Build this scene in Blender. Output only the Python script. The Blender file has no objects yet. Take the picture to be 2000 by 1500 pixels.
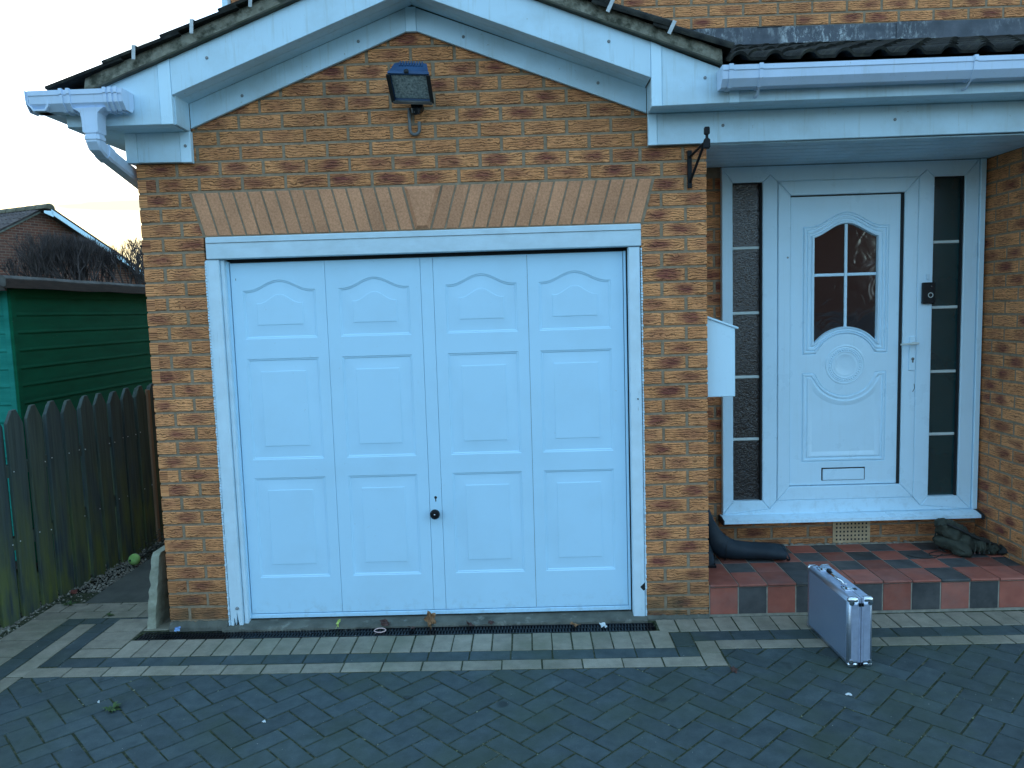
import bpy, bmesh, math, random
from math import sin, cos, pi, sqrt, radians, tan, atan2, hypot
from mathutils import Vector, Matrix, noise as mnoise
from mathutils.geometry import tessellate_polygon
random.seed(7)
S = bpy.context.scene
COL = S.collection

# ------------------------------------------------------------------ camera
cam = bpy.data.cameras.new('camera'); camo = bpy.data.objects.new('camera', cam); COL.objects.link(camo)
cam.sensor_width = 36.0; cam.lens = 26.82; cam.clip_end = 900; cam.clip_start = .05
CP = Vector((1.43368, -4.01866, 1.68644))
CR = Vector((.999455, .013694, -.030035)); CU = Vector((.0285946, .0954098, .9950273)); CW = Vector((-.0164916, .9953439, -.0949662))
camo.matrix_world = Matrix(((CR.x, CU.x, -CW.x, CP.x), (CR.y, CU.y, -CW.y, CP.y), (CR.z, CU.z, -CW.z, CP.z), (0, 0, 0, 1)))
S.camera = camo
def px(p):
    d = Vector(p) - CP; w = d.dot(CW)
    if w < .1: return None
    return 1000 + 1490 * d.dot(CR) / w, 750 - 1490 * d.dot(CU) / w

# ------------------------------------------------------------------ world, sun, exposure
SUN_EL, SUN_AZ = radians(4.0), radians(-38)      # low sun behind the house, to the left of the view
W = bpy.data.worlds.new('World'); S.world = W; W.use_nodes = True
nt = W.node_tree; N = nt.nodes; L = nt.links; N.clear()
wo = N.new('ShaderNodeOutputWorld'); bg = N.new('ShaderNodeBackground'); bg.inputs[1].default_value = .15
sky = N.new('ShaderNodeTexSky'); sky.sky_type = 'NISHITA'; sky.sun_disc = False
sky.sun_elevation = SUN_EL; sky.sun_rotation = SUN_AZ; sky.air_density = 1.0; sky.dust_density = .6; sky.ozone_density = 2.2
tc = N.new('ShaderNodeTexCoord'); mp = N.new('ShaderNodeMapping'); mp.inputs['Scale'].default_value = (1.2, 1.2, 5)
nz = N.new('ShaderNodeTexNoise'); nz.inputs['Scale'].default_value = 2.2; nz.inputs['Detail'].default_value = 5
cr = N.new('ShaderNodeValToRGB'); cr.color_ramp.elements[0].position = .40; cr.color_ramp.elements[1].position = .66
mx = N.new('ShaderNodeMix'); mx.data_type = 'RGBA'
mul = N.new('ShaderNodeMath'); mul.operation = 'MULTIPLY'; mul.inputs[1].default_value = .55
L.new(tc.outputs['Generated'], mp.inputs[0]); L.new(mp.outputs[0], nz.inputs['Vector']); L.new(nz.outputs['Fac'], cr.inputs[0])
L.new(cr.outputs[0], mul.inputs[0]); L.new(mul.outputs[0], mx.inputs[0]); L.new(sky.outputs[0], mx.inputs[6])
mx.inputs[7].default_value = (2.6, 4.8, 7.6, 1)
nz2 = N.new('ShaderNodeTexNoise'); nz2.inputs['Scale'].default_value = 3.1; nz2.inputs['Detail'].default_value = 6
mp2 = N.new('ShaderNodeMapping'); mp2.inputs['Scale'].default_value = (1, 1, 9); L.new(tc.outputs['Generated'], mp2.inputs[0]); L.new(mp2.outputs[0], nz2.inputs['Vector'])
cr2 = N.new('ShaderNodeValToRGB'); cr2.color_ramp.elements[0].position = .50; cr2.color_ramp.elements[1].position = .60; L.new(nz2.outputs['Fac'], cr2.inputs[0])
mx2 = N.new('ShaderNodeMix'); mx2.data_type = 'RGBA'; mx2.inputs[7].default_value = (1.02, 1.30, 1.22, 1); mu2 = N.new('ShaderNodeMath'); mu2.operation = 'MULTIPLY'; mu2.inputs[1].default_value = .97
L.new(cr2.outputs[0], mu2.inputs[0]); L.new(mu2.outputs[0], mx2.inputs[0]); L.new(mx.outputs[2], mx2.inputs[6])
# warm haze low over the horizon towards the sun
sx = N.new('ShaderNodeSeparateXYZ'); L.new(tc.outputs['Generated'], sx.inputs[0])
def wmath(op, a, b, cl=False):
    n = N.new('ShaderNodeMath'); n.operation = op; n.use_clamp = cl
    for k, v in enumerate((a, b)):
        if isinstance(v, (int, float)): n.inputs[k].default_value = v
        else: L.new(v, n.inputs[k])
    return n.outputs[0]
dsun = wmath('ADD', wmath('MULTIPLY', sx.outputs[0], sin(SUN_AZ)), wmath('MULTIPLY', sx.outputs[1], cos(SUN_AZ)))
hz = wmath('MULTIPLY', wmath('SUBTRACT', 1.0, wmath('DIVIDE', sx.outputs[2], .24), True), wmath('SUBTRACT', wmath('MULTIPLY', dsun, 1.6), .45, True), True)
mx3 = N.new('ShaderNodeMix'); mx3.data_type = 'RGBA'; mx3.inputs[7].default_value = (1.75, 1.55, .95, 1)
L.new(wmath('MULTIPLY', hz, 1.35, True), mx3.inputs[0]); L.new(mx2.outputs[2], mx3.inputs[6])
L.new(mx3.outputs[2], bg.inputs[0]); L.new(bg.outputs[0], wo.inputs[0])
sun = bpy.data.lights.new('sun', 'SUN'); sun.energy = .5; sun.angle = radians(12); sun.color = (1, .86, .66)
suno = bpy.data.objects.new('sun', sun); COL.objects.link(suno)
sd = Vector((sin(SUN_AZ) * cos(SUN_EL), cos(SUN_AZ) * cos(SUN_EL), sin(SUN_EL)))
suno.rotation_euler = sd.to_track_quat('Z', 'Y').to_euler(); suno.location = (-20, 30, 12)
V = S.view_settings; V.view_transform = 'Standard'; V.look = 'None'; V.exposure = 2.42; V.gamma = 1; V.use_curve_mapping = False

# ------------------------------------------------------------------ mesh helpers
class MB:
    def __init__(s): s.v = []; s.f = []; s.t = []; s.b = []; s.sm = False
    def add(s, vs, fs, tone=None, bl=None):
        o = len(s.v); s.v += [tuple(v) for v in vs]; s.f += [tuple(i + o for i in f) for f in fs]
        s.t += [tone if tone is not None else .5] * len(vs)
        s.b += list(bl) if bl is not None else [(0, 0, 0)] * len(vs)
        return s
    def box(s, x0, x1, y0, y1, z0, z1, tone=None):
        if x0 > x1: x0, x1 = x1, x0
        if y0 > y1: y0, y1 = y1, y0
        return s.add([(x0, y0, z0), (x1, y0, z0), (x1, y1, z0), (x0, y1, z0), (x0, y0, z1), (x1, y0, z1), (x1, y1, z1), (x0, y1, z1)],
                     [(0, 3, 2, 1), (4, 5, 6, 7), (0, 1, 5, 4), (1, 2, 6, 5), (2, 3, 7, 6), (3, 0, 4, 7)], tone)
    def cbox(s, x0, x1, y0, y1, z0, z1, c=.002, tone=None, rot=None):
        if x0 > x1: x0, x1 = x1, x0
        if y0 > y1: y0, y1 = y1, y0
        C = ((x0 + x1) / 2, (y0 + y1) / 2, (z0 + z1) / 2); H = ((x1 - x0) / 2, (y1 - y0) / 2, (z1 - z0) / 2)
        vs = []; idx = {}
        for sx in (-1, 1):
            for sy in (-1, 1):
                for sz in (-1, 1):
                    for a in range(3):
                        sg = (sx, sy, sz); p = [C[k] + sg[k] * (H[k] - (0 if k == a else c)) for k in range(3)]
                        idx[(sx, sy, sz, a)] = len(vs); vs.append(tuple(p))
        fs = []
        for a in range(3):
            b, d = [k for k in range(3) if k != a]
            for sa in (-1, 1):
                q = []
                for sb, sdd in ((-1, -1), (1, -1), (1, 1), (-1, 1)):
                    g = [0, 0, 0]; g[a] = sa; g[b] = sb; g[d] = sdd; q.append(idx[(*g, a)])
                fs.append(q)
        for a in range(3):   # edges along axis a
            b, d = [k for k in range(3) if k != a]
            for sb in (-1, 1):
                for sdd in (-1, 1):
                    g0 = [0, 0, 0]; g0[a] = -1; g0[b] = sb; g0[d] = sdd; g1 = list(g0); g1[a] = 1
                    fs.append([idx[(*g0, b)], idx[(*g1, b)], idx[(*g1, d)], idx[(*g0, d)]])
        for sx in (-1, 1):
            for sy in (-1, 1):
                for sz in (-1, 1): fs.append([idx[(sx, sy, sz, 0)], idx[(sx, sy, sz, 1)], idx[(sx, sy, sz, 2)]])
        if rot: vs = [rot @ Vector(v) for v in vs]
        return s.add(vs, fs, tone)
    def prism(s, poly, M, w0, w1, ch=0, tone=None, bl=None):
        """poly in (u,v); M(u,v,w)->xyz; front face at w1 with chamfer ch"""
        n = len(poly); vs = [M(u, v, w0) for u, v in poly]
        B = [(u, v) for u, v in poly]
        if ch > 0:
            vs += [M(u, v, w1 - ch) for u, v in poly]; ins = inset(poly, ch); vs += [M(u, v, w1) for u, v in ins]; B = B + B + ins; k = 3
        else: vs += [M(u, v, w1) for u, v in poly]; B = B + B; k = 2
        fs = [tuple(range(n - 1, -1, -1))]
        for l in range(k - 1):
            for i in range(n): j = (i + 1) % n; fs.append((l * n + i, l * n + j, (l + 1) * n + j, (l + 1) * n + i))
        fs.append(tuple((k - 1) * n + i for i in range(n)))
        if bl: cu, cv, r = bl; bb = [(u - cu, v - cv, r) for u, v in B]
        else: bb = None
        return s.add(vs, fs, tone, bb)
    def loft(s, rings, cap=True, closed=False, tone=None):
        n = len(rings[0]); vs = [p for r in rings for p in r]; fs = []
        m = len(rings)
        for a in range(m if closed else m - 1):
            b = (a + 1) % m
            for i in range(n): j = (i + 1) % n; fs.append((a * n + i, a * n + j, b * n + j, b * n + i))
        if cap and not closed: fs.append(tuple(range(n - 1, -1, -1))); fs.append(tuple((m - 1) * n + i for i in range(n)))
        return s.add(vs, fs, tone)
    def tube(s, pts, r, n=8, cap=True, tone=None):
        pts = [Vector(p) for p in pts]; rs = r if isinstance(r, (list, tuple)) else [r] * len(pts)
        up = Vector((0, 0, 1)); rings = []; prev = None
        for i, p in enumerate(pts):
            d = (pts[min(i + 1, len(pts) - 1)] - pts[max(i - 1, 0)]).normalized()
            if prev is None:
                a = up if abs(d.z) < .9 else Vector((1, 0, 0)); x = d.cross(a).normalized()
            else: x = (prev - d * prev.dot(d)).normalized()
            prev = x; y = d.cross(x)
            rings.append([p + (x * cos(2 * pi * k / n) + y * sin(2 * pi * k / n)) * rs[i] for k in range(n)])
        return s.loft(rings, cap, tone=tone)
    def lathe(s, prof, M, n=24, tone=None):
        """prof: list of (r, w); M(u,v,w)"""
        rings = [[M(r * cos(2 * pi * k / n), r * sin(2 * pi * k / n), w) for k in range(n)] for r, w in prof]
        return s.loft(rings, True, tone=tone)
def poly_area(p): return sum(p[i][0] * p[(i + 1) % len(p)][1] - p[(i + 1) % len(p)][0] * p[i][1] for i in range(len(p))) / 2
def ccw(p): return list(p) if poly_area(p) > 0 else list(reversed(p))
def inset(poly, d):
    n = len(poly); sg = 1 if poly_area(poly) > 0 else -1; out = []
    for i in range(n):
        p0 = Vector(poly[i - 1]); p1 = Vector(poly[i]); p2 = Vector(poly[(i + 1) % n])
        a = (p1 - p0); b = (p2 - p1)
        if a.length < 1e-6 or b.length < 1e-6: out.append(tuple(p1)); continue
        a.normalize(); b.normalize(); na = Vector((-a.y, a.x)) * sg; nb = Vector((-b.y, b.x)) * sg
        q = (na + nb); l = q.length_squared
        if l < .2: out.append(tuple(p1 + na * d)); continue
        out.append(tuple(p1 + q * (2 * d / l)))
    return out
def clip(poly, a, b, c):
    """keep a*u+b*v<=c"""
    out = []; n = len(poly)
    for i in range(n):
        p, q = poly[i], poly[(i + 1) % n]; fp = a * p[0] + b * p[1] - c; fq = a * q[0] + b * q[1] - c
        if fp <= 0: out.append(p)
        if (fp < 0 < fq) or (fq < 0 < fp): t = fp / (fp - fq); out.append((p[0] + t * (q[0] - p[0]), p[1] + t * (q[1] - p[1])))
    r = []
    for p in out:
        if not r or hypot(p[0] - r[-1][0], p[1] - r[-1][1]) > 1e-4: r.append(p)
    if len(r) > 1 and hypot(r[0][0] - r[-1][0], r[0][1] - r[-1][1]) < 1e-4: r.pop()
    return r
def rect(u0, u1, v0, v1): return [(u0, v0), (u1, v0), (u1, v1), (u0, v1)]
def FY(y0): return lambda u, v, w: (u, y0 - w, v)          # faces -Y
def FXn(x0): return lambda u, v, w: (x0 - w, u, v)         # faces -X
def FXp(x0): return lambda u, v, w: (x0 + w, u, v)
def FZ(z0): return lambda u, v, w: (u, v, z0 + w)          # faces +Z

def props(o, label=None, cat=None, group=None, kind=None):
    if label: o['label'] = label
    if cat: o['category'] = cat
    if group: o['group'] = group
    if kind: o['kind'] = kind
    return o
def mesh(name, mb, m, smooth=None, fix=True):
    me = bpy.data.meshes.new(name); me.from_pydata(mb.v, [], mb.f)
    a = me.attributes.new('tone', 'FLOAT', 'POINT'); a.data.foreach_set('value', mb.t)
    a = me.attributes.new('bl', 'FLOAT_VECTOR', 'POINT'); a.data.foreach_set('vector', [c for b in mb.b for c in b])
    if fix:
        bm = bmesh.new(); bm.from_mesh(me); bmesh.ops.recalc_face_normals(bm, faces=bm.faces); bm.to_mesh(me); bm.free()
    me.materials.append(m)
    if smooth is not None:
        me.shade_smooth(); me.set_sharp_from_angle(angle=radians(smooth))
    return me
def obj(name, mb, m, parent=None, smooth=None, label=None, cat=None, group=None, kind=None, loc=None, fix=True):
    me = mb if isinstance(mb, bpy.types.Mesh) else mesh(name, mb, m, smooth, fix)
    o = bpy.data.objects.new(name, me); COL.objects.link(o)
    if parent: o.parent = parent
    if loc: o.location = loc
    return props(o, label, cat, group, kind)
def thing(name, loc, label, cat, group=None, rz=0, kind=None):
    o = bpy.data.objects.new(name, None); COL.objects.link(o); o.empty_display_size = .1
    o.location = loc; o.rotation_euler = (0, 0, rz); return props(o, label, cat, group, kind)

# ------------------------------------------------------------------ materials
class Mt:
    def __init__(s, name):
        s.m = bpy.data.materials.new(name); s.m.use_nodes = True; s.n = s.m.node_tree.nodes; s.l = s.m.node_tree.links
        s.b = s.n['Principled BSDF']; s.tc = s.n.new('ShaderNodeTexCoord')
    def link(s, a, b): s.l.new(a, b)
    def val(s, sock, v):
        if isinstance(v, bpy.types.NodeSocket): s.l.new(v, sock)
        else: sock.default_value = v
    def map(s, vec, sc=(1, 1, 1), loc=(0, 0, 0), rot=(0, 0, 0)):
        n = s.n.new('ShaderNodeMapping'); s.l.new(vec, n.inputs[0]); n.inputs['Scale'].default_value = sc; n.inputs['Location'].default_value = loc; n.inputs['Rotation'].default_value = rot; return n.outputs[0]
    def noise(s, vec, scale=5, detail=5, rough=.55, dist=0, out='Fac'):
        n = s.n.new('ShaderNodeTexNoise'); s.l.new(vec, n.inputs['Vector']); n.inputs['Scale'].default_value = scale; n.inputs['Detail'].default_value = detail; n.inputs['Roughness'].default_value = rough; n.inputs['Distortion'].default_value = dist; return n.outputs[out]
    def vor(s, vec, scale=5, feat='F1', out='Distance', rnd=1):
        n = s.n.new('ShaderNodeTexVoronoi'); n.feature = feat; s.l.new(vec, n.inputs['Vector']); n.inputs['Scale'].default_value = scale; n.inputs['Randomness'].default_value = rnd; return n.outputs[out]
    def ramp(s, fac, stops, interp='LINEAR'):
        n = s.n.new('ShaderNodeValToRGB'); s.l.new(fac, n.inputs[0]); e = n.color_ramp; e.interpolation = interp
        while len(e.elements) < len(stops): e.elements.new(.5)
        for el, (p, c) in zip(e.elements, stops):
            el.position = p; el.color = (*c, 1) if isinstance(c, (tuple, list)) else (c, c, c, 1)
        return n.outputs[0]
    def mix(s, f, a, b, mode='MIX'):
        n = s.n.new('ShaderNodeMix'); n.data_type = 'RGBA'; n.blend_type = mode
        s.val(n.inputs[0], f)
        for k, v in ((6, a), (7, b)):
            if isinstance(v, (tuple, list)): v = (*v[:3], 1)
            elif isinstance(v, (int, float)): v = (v, v, v, 1)
            s.val(n.inputs[k], v)
        return n.outputs[2]
    def math(s, op, a, b=0, c=0, clampv=False):
        n = s.n.new('ShaderNodeMath'); n.operation = op; n.use_clamp = clampv
        for k, v in enumerate((a, b, c)): s.val(n.inputs[k], v)
        return n.outputs[0]
    def attr(s, name, out='Fac'):
        n = s.n.new('ShaderNodeAttribute'); n.attribute_name = name; return n.outputs[out]
    def orand(s):
        n = s.n.new('ShaderNodeObjectInfo'); return n.outputs['Random']
    def vadd(s, a, b, op='ADD'):
        n = s.n.new('ShaderNodeVectorMath'); n.operation = op; s.val(n.inputs[0], a); s.val(n.inputs[1], b); return n.outputs[0]
    def sep(s, v):
        n = s.n.new('ShaderNodeSeparateXYZ'); s.l.new(v, n.inputs[0]); return n.outputs
    def comb(s, x, y, z):
        n = s.n.new('ShaderNodeCombineXYZ'); s.val(n.inputs[0], x); s.val(n.inputs[1], y); s.val(n.inputs[2], z); return n.outputs[0]
    def bump(s, h, strength=.5, dist=.003, normal=None):
        n = s.n.new('ShaderNodeBump'); s.l.new(h, n.inputs['Height']); n.inputs['Strength'].default_value = strength; n.inputs['Distance'].default_value = dist
        if normal: s.l.new(normal, n.inputs['Normal'])
        return n.outputs[0]
    def out(s, col=None, rough=None, normal=None, metal=None, spec=None):
        if col is not None: s.val(s.b.inputs['Base Color'], (*col, 1) if isinstance(col, tuple) else col)
        if rough is not None: s.val(s.b.inputs['Roughness'], rough)
        if normal is not None: s.val(s.b.inputs['Normal'], normal)
        if metal is not None: s.val(s.b.inputs['Metallic'], metal)
        if spec is not None: s.b.inputs['Specular IOR Level'].default_value = spec
        return s.m
def surf(name, c1, c2, scale=6, rough=.7, bump=.3, bscale=80, bdist=.002, metal=0, spec=.5, stretch=(1, 1, 1), rnd=.0, tone=.0, dirt=None, dscale=3, damt=.5, dlo=.5, dhi=.75, detail=6):
    t = Mt(name); v = t.map(t.tc.outputs['Object'], stretch)
    if rnd: r = t.orand(); v = t.vadd(v, t.comb(t.math('MULTIPLY', r, 37), t.math('MULTIPLY', r, 91), t.math('MULTIPLY', r, 17)))
    col = t.ramp(t.noise(v, scale, detail), [(.3, c1), (.7, c2)])
    if dirt:
        f = t.ramp(t.noise(v, dscale, 7, .65), [(dlo, 0), (dhi, damt)]); col = t.mix(f, col, dirt)
    if rnd: col = t.mix(1, col, t.ramp(r, [(0, 1 - rnd), (1, 1 + rnd)]), 'MULTIPLY') if rnd <= 0 else t.vadd(col, t.comb(*[t.math('MULTIPLY_ADD', r, 2 * rnd, 1 - rnd)] * 3), 'MULTIPLY')
    if tone: a = t.attr('tone'); col = t.vadd(col, t.comb(*[t.math('MULTIPLY_ADD', a, 2 * tone, 1 - tone)] * 3), 'MULTIPLY')
    nrm = t.bump(t.noise(v, bscale, 4), bump, bdist) if bump else None
    return t.out(col, rough, nrm, metal, spec)

def m_brick(name, base1, base2, blotch, amt=1.0):
    t = Mt(name); bl = t.attr('bl', 'Vector'); tn = t.attr('tone'); s = t.sep(bl)
    off = t.comb(t.math('ADD', s[0], t.math('MULTIPLY', s[2], 13.1)), t.math('ADD', s[1], t.math('MULTIPLY', s[2], 5.3)), s[2])
    big = t.noise(off, 9, 4)
    body = t.mix(t.math('FRACT', t.math('MULTIPLY', tn, 7.3)), base1, base2)
    body = t.mix(t.ramp(t.noise(off, 45, 5, .7), [(.35, 0), (.7, .55)]), body, tuple(c * 1.45 for c in base2))
    # kiln blotch: soft purple-red patch in the middle of some bricks
    shift = t.math('MULTIPLY', t.math('SUBTRACT', t.math('FRACT', t.math('MULTIPLY', tn, 17.7)), .5), .09)
    eu = t.math('DIVIDE', t.math('SUBTRACT', s[0], shift), .092); ev = t.math('DIVIDE', s[1], .040)
    rr = t.math('SQRT', t.math('ADD', t.math('MULTIPLY', eu, eu), t.math('MULTIPLY', ev, ev)))
    rr = t.math('ADD', rr, t.math('MULTIPLY', t.math('SUBTRACT', big, .5), 1.6))
    k = t.math('MULTIPLY', t.ramp(rr, [(.25, 1), (1.15, 0)]), t.ramp(tn, [(.12, .15), (.75, amt)]))
    streak = t.ramp(t.noise(t.map(off, (6, 60, 1)), 3, 4), [(.35, .55), (.6, 1)])
    body = t.mix(t.math('MULTIPLY', k, streak), body, blotch)
    # rustic wavy creases: contour lines of stretched noise
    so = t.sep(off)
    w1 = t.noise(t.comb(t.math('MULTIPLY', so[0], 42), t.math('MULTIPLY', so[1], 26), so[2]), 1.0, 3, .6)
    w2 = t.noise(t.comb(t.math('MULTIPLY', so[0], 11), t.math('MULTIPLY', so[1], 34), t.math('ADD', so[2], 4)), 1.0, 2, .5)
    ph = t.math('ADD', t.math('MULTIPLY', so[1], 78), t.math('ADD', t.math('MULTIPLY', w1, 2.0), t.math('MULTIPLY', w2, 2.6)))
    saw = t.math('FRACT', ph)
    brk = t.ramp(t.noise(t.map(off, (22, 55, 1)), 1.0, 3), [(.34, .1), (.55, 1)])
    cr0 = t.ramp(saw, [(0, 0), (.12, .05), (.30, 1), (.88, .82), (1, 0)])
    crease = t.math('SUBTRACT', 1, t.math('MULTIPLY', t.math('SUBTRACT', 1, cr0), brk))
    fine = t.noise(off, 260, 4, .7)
    col = t.mix(t.math('MULTIPLY', t.math('SUBTRACT', 1, crease), .66), body, (.085, .045, .025))  # shade inside the grooves painted into the colour along the creases
    col = t.vadd(col, t.comb(*[t.math('MULTIPLY_ADD', fine, .7, .62)] * 3), 'MULTIPLY')
    # damp and dirt low on the wall, faint large stains
    po = t.tc.outputs['Object']; z = t.sep(po)[2]
    damp = t.math('MULTIPLY', t.ramp(z, [(.04, 1), (.30, 0)]), t.ramp(t.noise(po, 6, 5), [(.3, .25), (.65, .85)]))
    col = t.mix(damp, col, (.075, .075, .045))
    st = t.ramp(t.noise(po, 1.7, 5), [(.35, .80), (.7, 1.12)])
    col = t.vadd(col, st, 'MULTIPLY')
    h = t.math('ADD', t.math('MULTIPLY', crease, 1), t.math('MULTIPLY', fine, .35))
    return t.out(col, .9, t.bump(h, .9, .006), spec=.2)
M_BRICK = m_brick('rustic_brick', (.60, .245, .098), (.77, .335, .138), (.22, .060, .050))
M_MORTAR = surf('mortar', (.235, .175, .115), (.335, .26, .18), 40, .95, .6, 300, .002, spec=.2, dirt=(.10, .09, .065), dscale=4, damt=.6)
def m_arch():
    t = Mt('arch_brick_face'); p = t.tc.outputs['Object']; tn = t.attr('tone')
    col = t.ramp(t.noise(p, 90, 5, .7), [(.3, (.46, .205, .105)), (.62, (.68, .335, .185))])
    sp = t.ramp(t.vor(p, 210), [(.0, 1), (.10, 1), (.2, 0)]); col = t.mix(t.math('MULTIPLY', sp, .6), col, (.13, .05, .03))
    col = t.vadd(col, t.comb(*[t.math('MULTIPLY_ADD', tn, .18, .9)] * 3), 'MULTIPLY')
    st = t.ramp(t.noise(p, 4.5, 6), [(.35, .82), (.7, 1.1)]); col = t.vadd(col, st, 'MULTIPLY')
    return t.out(col, .9, t.bump(t.noise(p, 350, 4), .5, .0015), spec=.25)
M_ARCH = m_arch()
def m_white(name, c=(.60, .80, .90), rough=.35, dirt=.25, streak=True, low=None, dcol=(.22, .26, .22)):
    t = Mt(name); p = t.tc.outputs['Object']
    f = t.ramp(t.noise(p, 3.1, 6, .6), [(.45, 0), (.8, dirt)])
    col = t.mix(f, c, dcol)
    if streak:
        g = t.ramp(t.noise(t.map(p, (38, 38, 2.2)), 1.0, 6, .7), [(.55, 0), (.85, dirt * 1.3)]); col = t.mix(g, col, tuple(x * 1.3 for x in dcol))
    spk = t.ramp(t.noise(p, 55, 3), [(.70, 0), (.76, dirt * 1.6)]); col = t.mix(spk, col, dcol)
    if low:
        z = t.sep(p)[2]; g = t.math('MULTIPLY', t.ramp(z, [(low[0], 1), (low[1], 0)]), t.ramp(t.noise(p, 18, 6, .7), [(.50, 0), (.8, .5)])); col = t.mix(g, col, (.24, .31, .33))
    return t.out(col, t.ramp(t.noise(p, 7, 4), [(.3, rough * .8), (.7, rough * 1.4)]), t.bump(t.noise(p, 25, 3), .05, .002))
M_UPVC = m_white('upvc_white', (.62, .85, .98), .3, .10, low=(.33, .62))
M_FASCIA = m_white('fascia_white', (.56, .77, .89), .38, .45)
M_GDOOR = m_white('garage_door_paint', (.50, .78, .96), .42, .10, False, low=(.05, .16))
M_GUTTER = m_white('gutter_white', (.58, .72, .90), .35, .30)
def m_timber():
    t = Mt('peeling_white_timber'); p = t.tc.outputs['Object']
    g = t.noise(t.map(p, (70, 70, 1.6)), 1.0, 6, .7)
    base = t.mix(t.ramp(t.noise(p, 9, 6), [(.35, 0), (.75, .35)]), (.64, .82, .92), (.40, .50, .53))
    col = t.mix(t.ramp(g, [(.62, 0), (.70, .75)]), base, (.12, .11, .085))
    ck = t.ramp(t.noise(t.map(p, (60, 60, 5)), 1.4, 7, .75), [(.66, 0), (.69, .9)]); col = t.mix(ck, col, (.10, .085, .06))
    return t.out(col, .7, t.bump(t.math('ADD', g, t.noise(p, 140, 4)), .5, .002), spec=.3)
M_TIMBER = m_timber()
def m_timber_h():
    t = Mt('weathered_white_board'); p = t.tc.outputs['Object']
    g = t.noise(t.map(p, (1.6, 60, 60)), 1.0, 6, .7)
    base = t.mix(t.ramp(t.noise(t.map(p, (1, 1, 2)), 7, 7, .65), [(.35, 0), (.75, .5)]), (.60, .77, .86), (.38, .49, .53))
    col = t.mix(t.ramp(g, [(.67, 0), (.74, .6)]), base, (.16, .16, .14))
    return t.out(col, .65, t.bump(g, .35, .0015), spec=.3)
M_TIMBERH = m_timber_h()
M_DARK = surf('dark_gap', (.008, .010, .012), (.016, .02, .022), 6, .8, 0)
M_BLACK = surf('black_plastic', (.004, .005, .007), (.008, .010, .013), 12, .4, .1, 90, .001, spec=.3)
M_BLACKIRON = surf('black_iron', (.003, .004, .006), (.008, .010, .012), 25, .6, .3, 120, .001, spec=.25)
M_CHROME = surf('chrome', (.55, .60, .66), (.75, .8, .86), 20, .16, .05, 50, .001, metal=1)
M_ALU = surf('brushed_aluminium', (.42, .50, .62), (.56, .64, .76), 20, .34, .08, 200, .0006, metal=.9, stretch=(1, 1, 12))
M_LEAD = None
def m_lead():
    t = Mt('lead_flashing'); p = t.tc.outputs['Object']
    col = t.ramp(t.noise(p, 12, 5), [(.3, (.045, .055, .068)), (.7, (.09, .10, .12))])
    w = t.ramp(t.noise(t.map(p, (30, 30, 14)), 1, 8, .8), [(.50, 0), (.60, .95)])
    w2 = t.ramp(t.noise(p, 3.0, 4), [(.45, 0), (.62, 1)])
    col = t.mix(t.math('MULTIPLY', w, w2), col, (.42, .46, .46))
    return t.out(col, .6, t.bump(t.noise(p, 40, 5), .4, .004), spec=.4)
M_LEAD = m_lead()
M_RTILE = surf('mossy_roof_tile', (.009, .010, .010), (.034, .034, .028), 22, .92, .8, 120, .006, rnd=.35, dirt=(.085, .082, .055), dscale=20, damt=.7, dlo=.56, dhi=.74, spec=.2)
M_VERGE = surf('verge_mortar', (.15, .145, .11), (.30, .285, .225), 18, .95, 1, 60, .008, dirt=(.03, .034, .022), dscale=14, damt=.85, dlo=.46, dhi=.62, spec=.2)
M_UCLOAK = surf('undercloak_edge', (.035, .035, .028), (.10, .10, .075), 10, .9, .4, 80, .002, dirt=(.03, .045, .015), dscale=12, damt=.8)
M_CLIP = surf('galvanised_clip', (.30, .32, .32), (.48, .50, .50), 30, .45, .3, 90, .001, metal=.6)
def m_glass(name, c, rough, bs, bst, spec=.5):
    t = Mt(name); t.b.inputs['IOR'].default_value = 1.75; p = t.tc.outputs['Object']
    w = t.noise(t.map(p, (1, 1, 1)), bs, 2, .5, 1.2)
    return t.out(t.ramp(t.noise(p, 2.5, 3), [(.3, tuple(x * .7 for x in c)), (.7, c)]), rough, t.bump(w, bst, .004), spec=spec)
M_GLASS = m_glass('hammered_glass', (.026, .018, .015), .08, 95, .8, .5)
M_GLASSD = m_glass('door_glass', (.020, .014, .014), .07, 7, .30, .5)
M_GLASSR = m_glass('sidelight_glass', (.008, .046, .050), .25, 120, .12, .5)
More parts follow.
